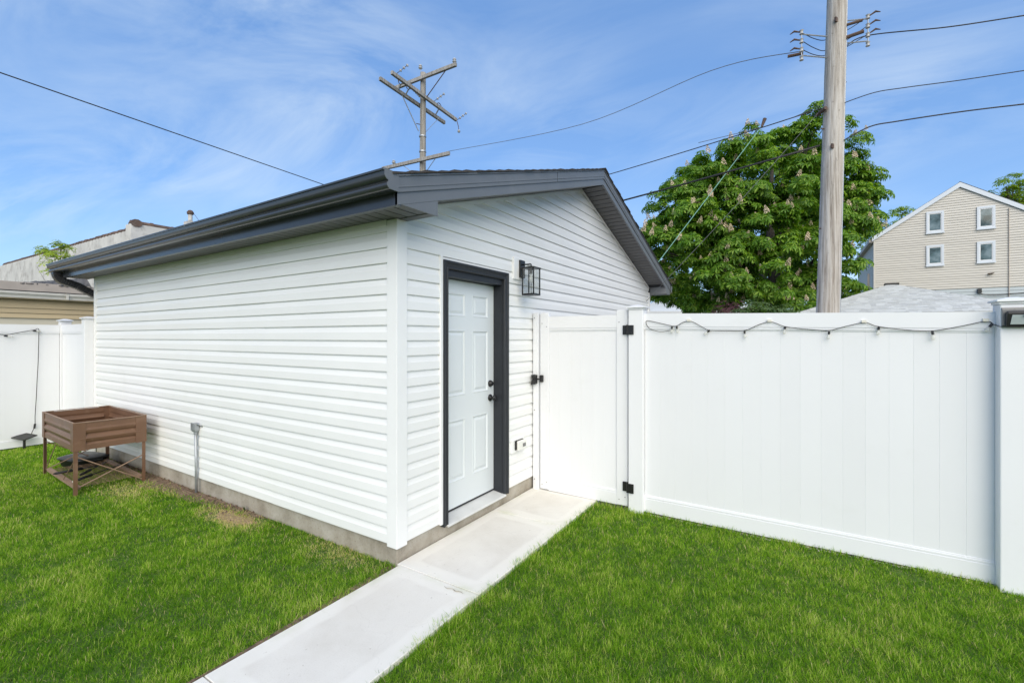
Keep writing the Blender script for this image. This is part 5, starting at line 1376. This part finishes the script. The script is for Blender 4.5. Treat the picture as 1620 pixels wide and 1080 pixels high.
# old white masonry building with clay coping
OB = thing('old_building', 'old white painted masonry building with brown clay coping and stepped parapet', 'building', (-17.35, 4.0, 0))
zl = lambda x: 5.44 + (-x) * 0.0155       # parapet top along the front
wb = MB()
wb.add([(-20, 0, -0.3), (-0.5, 0, -0.3), (-0.5, 0, zl(-0.5)), (-20, 0, zl(-20)), (-20, 0.3, -0.3), (-0.5, 0.3, -0.3), (-0.5, 0.3, zl(-0.5)), (-20, 0.3, zl(-20))],
       [(0, 1, 2, 3), (7, 6, 5, 4), (0, 4, 5, 1), (1, 5, 6, 2), (2, 6, 7, 3), (3, 7, 4, 0)])
wb.build('front_wall', M['oldwhite'], OB)
MB().box(-0.5, 0, 0, 0.3, -0.3, 5.66).build('corner_pier', M['oldwhite'], OB)
MB().box(-0.3, -0.001, 0.301, 9, -0.3, 5.66).build('side_wall', M['oldwhite'], OB)
tl_ = MB().tube([(0, 0, 0), (0.26, 0, 0.0), (0.262, 0, 0), (0.33, 0, 0)], [0.145, 0.150, 0.172, 0.172], 10).mesh('coping_tile', M['tile'])
for k in range(54):
    x = -0.86 - k * 0.33
    linkmesh('coping_tile', tl_, OB, (x, 0.15, zl(x) + 0.03), (0, random.uniform(-.02, .02) + math.atan(0.0155), 0), (1, 1, 0.7 * random.uniform(.92, 1.08)))
linkmesh('coping_tile', tl_, OB, (-0.30, 0.15, 5.69), (0, 0, 0), (1, 1.0, 0.8))
tl3 = MB().tube([(0, 0, 0), (0, 0.58, 0), (0, 0.582, 0), (0, 0.66, 0)], [0.13, 0.13, 0.15, 0.15], 10).mesh('coping_tile', M['tile'])
for k in range(13): linkmesh('coping_tile', tl3, OB, (-0.15, 0.02 + k * 0.66, 5.69), (0, 0, 0), (1, 1, 0.8 * random.uniform(.95, 1.05)))
MB().prism([(0, 0), (0.30, 0), (0.30, 0.42), (0.15, 0.50), (0, 0.42)], (-0.28, 1.72, 5.69), (0, 1, 0), (0, 0, 1), (0.22, 0, 0)).build('parapet_block', M['oldwhite'], OB)
MB().tube([(-0.45, 2.02, 5.5), (-0.45, 2.02, 6.50)], 0.075, 12).build('vent_pipe', M['oldwhite'], OB)
MB().lathe([(0.07, 0), (0.11, 0.02), (0.12, 0.10), (0.07, 0.17), (0.02, 0.19)], (-0.45, 2.02, 6.47), (0, 0, 1), 12).build('vent_cap', M['rust'], OB)
MB().tube([(-0.42, 2.10, 6.58), (-0.2, 2.45, 5.95)], 0.008, 5).build('stay_wire', M['rust'], OB)
MB().tube([(-0.1, 1.8, 6.1), (-0.08, 2.05, 5.98), (-0.08, 2.5, 5.95)], 0.022, 6).build('bracket_pipe', M['rust'], OB)
MB().tube([(-0.2, 2.6, 5.95), (-0.2, 2.75, 6.1), (-0.2, 3.0, 6.14), (-0.2, 3.1, 6.05)], 0.035, 8).build('gooseneck_vent', M['rust'], OB)
# beige house siding peeping below the gutter end
CB = thing('cream_house', 'cream sided house corner glimpsed under the garage gutter', 'house', (-16.2, 3.25, 0))
MB().box(-1.0, 0, 0, 0.7, -0.3, 3.86).build('wall', M['cream'], CB)
for k in range(14):
    MB().prism([(0.001, 2.5 + k * 0.1), (0.02, 2.5 + k * 0.1), (0.006, 2.599 + k * 0.1), (0.001, 2.599 + k * 0.1)], (0, 0, 0), (1, 0, 0), (0, 0, 1), (0, 0.7, 0)).build('siding_plank', M['cream'], CB)

# ------------------------------------------------------------------ neighbours on the right
HX0, HX1, HY = 5.956, 12.80, 29.395
HS = thing('beige_house', 'tall beige sided gabled house with four small windows beyond the fence', 'house', (HX0, HY, 0))
hw2 = (HX1 - HX0); XA = hw2 / 2; EZ, AZ = 6.98, 9.28
def hz(x): return AZ - (AZ - EZ) * abs(x - XA) / XA
MB().prism([(0.002, -0.3), (hw2 - 0.002, -0.3), (hw2 - 0.002, EZ), (XA, AZ), (0.002, EZ)], (0, 0.02, 0), (1, 0, 0), (0, 0, 1), (0, 8, 0)).build('wall', M['beige'], HS)
EX = 0.125; z = 4.14; k = 0
while z < AZ - 0.05:
    a = 0.0; b2 = hw2
    if z > EZ: a = XA * (z - EZ) / (AZ - EZ); b2 = hw2 - a
    if z + EX > EZ: a2 = XA * max(0, (z + EX - EZ)) / (AZ - EZ)
    else: a2 = 0
    c2_ = hw2 - a2
    MB().add([(a, -0.032, z), (b2, -0.032, z), (max(c2_, a2), -0.004, z + EX - 0.002), (min(a2, c2_), -0.004, z + EX - 0.002), (a, 0.018, z), (b2, 0.018, z), (max(c2_, a2), 0.018, z + EX - 0.002), (min(a2, c2_), 0.018, z + EX - 0.002)],
             [(0, 1, 2, 3), (7, 6, 5, 4), (0, 4, 5, 1), (1, 5, 6, 2), (2, 6, 7, 3), (3, 7, 4, 0)]).build('siding_plank', M['beige'], HS)
    z += EX
z = 4.14
while z < EZ - 0.05:
    MB().prism([(0, z), (-0.032, z), (-0.004, z + EX - 0.002), (0, z + EX - 0.002)], (0, 0.05, 0), (1, 0, 0), (0, 0, 1), (0, 7.9, 0)).build('siding_plank', M['beige'], HS); z += EX
z = 2.6
while z < 4.10:
    MB().prism([(0.018, z), (-0.025, z), (-0.004, z + 0.148), (0.018, z + 0.148)], (1.75, 0, 0), (0, 1, 0), (0, 0, 1), (hw2 - 1.75, 0, 0)).build('lower_siding_plank', M['bluegrey'], HS); z += 0.15
MB().box(-0.03, 0.04, -0.03, 0.02, 2.5, EZ).build('corner_trim', M['beige'], HS)
MB().box(-0.26, -0.16, 0.35, 0.45, 2.0, 5.2).build('drain_pipe', M['greige'], HS)
for s in (-1, 1):
    e0 = XA + s * (XA + 0.10); sl_ = (AZ - EZ) / XA
    f = lambda x: AZ - sl_ * abs(x - XA)
    MB().prism([(XA, f(XA) + 0.0), (e0, f(e0) + 0.0), (e0, f(e0) + 0.22), (XA, f(XA) + 0.24)], (0, -0.10, 0), (1, 0, 0), (0, 0, 1), (0, 0.07, 0)).build('rake_board', M['paleblue'], HS)
    e1 = XA + s * (XA + 0.14)
    MB().prism([(XA, f(XA) + 0.245), (e1, f(e1) + 0.225), (e1, f(e1) + 0.27), (XA, f(XA) + 0.29)], (0, -0.06 if s > 0 else 0.25, 0), (1, 0, 0), (0, 0, 1), (0, 8.2, 0)).build('roof', M['darkroof'], HS)
MB().box(-0.22, -0.03, 0.0, 8.0, EZ - 0.12, EZ + 0.06).build('eave_gutter', M['greige'], HS)
wf = MB()
def window(parent, x0, x1, z0, z1):
    t_ = 0.092
    fr = MB()
    fr.box(x0, x0 + t_, -0.075, -0.0325, z0, z1).box(x1 - t_, x1, -0.075, -0.0325, z0, z1).box(x0 + t_, x1 - t_, -0.075, -0.0325, z0, z0 + t_ * 1.25).box(x0 + t_, x1 - t_, -0.075, -0.0325, z1 - t_ * 1.1, z1)
    w = fr.build('window', M['paleblue'], parent)
    MB().box(x0 + t_ - 0.0005, x1 - t_ + 0.0005, -0.050, -0.036, z0 + t_ * 1.2, z1 - t_ * 1.05).build('pane', M['winglass'], w)
    s_ = MB(); a0, a1, c0_, c1 = x0 + t_, x1 - t_, z0 + t_ * 1.25, z1 - t_ * 1.1
    s_.box(a0, a0 + 0.035, -0.06, -0.0505, c0_, c1).box(a1 - 0.035, a1, -0.06, -0.0505, c0_, c1).box(a0 + 0.035, a1 - 0.035, -0.06, -0.0505, c0_, c0_ + 0.04).box(a0 + 0.035, a1 - 0.035, -0.06, -0.0505, c1 - 0.04, c1)
    s_.build('sash', M['housewhite'], w)
    MB().box(x0 - 0.02, x1 + 0.02, -0.10, -0.0755, z0 - 0.02, z0 + 0.05).build('sill', M['paleblue'], w)
for (x0, x1, z0, z1) in ((2.139, 2.825, 7.05, 8.19), (2.139, 2.825, 5.35, 6.44), (4.045, 4.70, 7.03, 8.17), (4.045, 4.70, 5.35, 6.42)): window(HS, x0, x1, z0, z1)
MB().tube([(5.17, -0.04, 2.6), (5.17, -0.04, 7.95)], 0.022, 8).build('riser_pipe', M['greige'], HS)
MB().prism([(-0.10, 0), (0.10, 0.03), (0.13, 0.07), (-0.08, 0.05)], (4.52, -0.17, 4.77), (1, 0, 0), (0, 0, 1), (0, 0.15, 0)).build('wall_light', M['rust'], HS)
MB().box(4.06, 4.20, -0.14, -0.026, 3.86, 4.08).build('meter_box', M['black'], HS)
MB().tube(smoothline([(4.1, -0.09, 3.9), (4.25, -0.09, 3.80), (4.7, -0.08, 3.74), (5.4, -0.07, 3.78), (6.6, -0.07, 3.88)], 5), 0.018, 6).build('service_lead', M['black'], HS)

HG = thing('hip_roof_garage', 'neighbour garage with pale grey hip shingle roof behind the fence', 'garage', (5.20, 18.27, 0))
MB().box(-2.75, 2.75, -2.75, 2.75, -0.3, 2.40).build('wall', M['housewhite'], HG)
hb = 3.0; he = 2.38; ha = 3.52
rf = MB().add([(-hb, -hb, he), (hb, -hb, he), (hb, hb, he), (-hb, hb, he), (0, 0, ha - 0.03), (-hb, -hb, he - 0.12), (hb, -hb, he - 0.12), (hb, hb, he - 0.12), (-hb, hb, he - 0.12)],
              [(0, 1, 4), (1, 2, 4), (2, 3, 4), (3, 0, 4), (0, 5, 6, 1), (1, 6, 7, 2), (2, 7, 8, 3), (3, 8, 5, 0), (8, 7, 6, 5)]).build('roof', M['hipshingle'], HG)
tabs = MB(); rr_ = random.Random(9); nrow = 30
for (ux, uy, vx, vy) in ((1, 0, 0, -1), (0, 1, -1, 0), (0, -1, 1, 0), (-1, 0, 0, 1)):
    nrm = Vector((vx * (ha - he), vy * (ha - he), hb)).normalized()
    for k in range(nrow):
        d0 = hb * (1 - k / nrow); d1 = hb * (1 - (k + 1) / nrow) - 0.01
        z0 = he + (ha - he) * (1 - d0 / hb); z1 = he + (ha - he) * (1 - d1 / hb)
        x = -d0 + rr_.uniform(-0.2, 0)
        while x < d0:
            w = rr_.choice((0.12, 0.16, 0.22, 0.28)); a = max(x, -d0); b2 = min(x + w, d0); x += w
            if b2 - a < 0.03: continue
            a2 = max(a, -max(d1, 0)); b3 = min(b2, max(d1, 0))
            if b3 - a2 < 0.005: a2 = b3 = max(-max(d1, 0), min(max(d1, 0), (a + b2) / 2))
            th = rr_.choice((0.012, 0.012, 0.02))
            def pt(s_, d, z_): return Vector((ux * s_ + vx * d, uy * s_ + vy * d, z_))
            q0, q1, q2, q3 = pt(a, d0, z0), pt(b2, d0, z0), pt(b3, d1, z1), pt(a2, d1, z1)
            tabs.add([q0 + nrm * 0.002, q1 + nrm * 0.002, q0 + nrm * th, q1 + nrm * th, q2 + nrm * 0.003, q3 + nrm * 0.003], [(0, 1, 3, 2), (2, 3, 4, 5)])
o = tabs.build('shingle_tabs', M['hipshingle'], rf); o['kind'] = 'stuff'
MB().box(-0.18, 0.22, -0.12, 0.12, ha - 0.04, ha + 0.03).build('ridge_vent', M['darkroof'], HG, bevel=0.02)
# low white house far behind under the crown
FH = thing('white_house', 'low white house glimpsed under the chestnut crown', 'house', at(1110, 560, 33) * 1.0)
FH.location.z = 0
FH.rotation_euler = (0, 0, YAW)
MB().box(-4.5, 4.5, 0, 5, -0.3, 3.55).build('wall', M['housewhite'], FH)
MB().prism([(-4.7, 3.555), (4.7, 3.555), (3.2, 4.3), (-3.2, 4.3)], (0, 0.6, 0), (1, 0, 0), (0, 0, 1), (0, 4, 0)).build('roof', M['paleblue'], FH)
MB().box(1.2, 2.3, -0.03, -0.001, 2.3, 3.3).build('window', M['winglass'], FH)
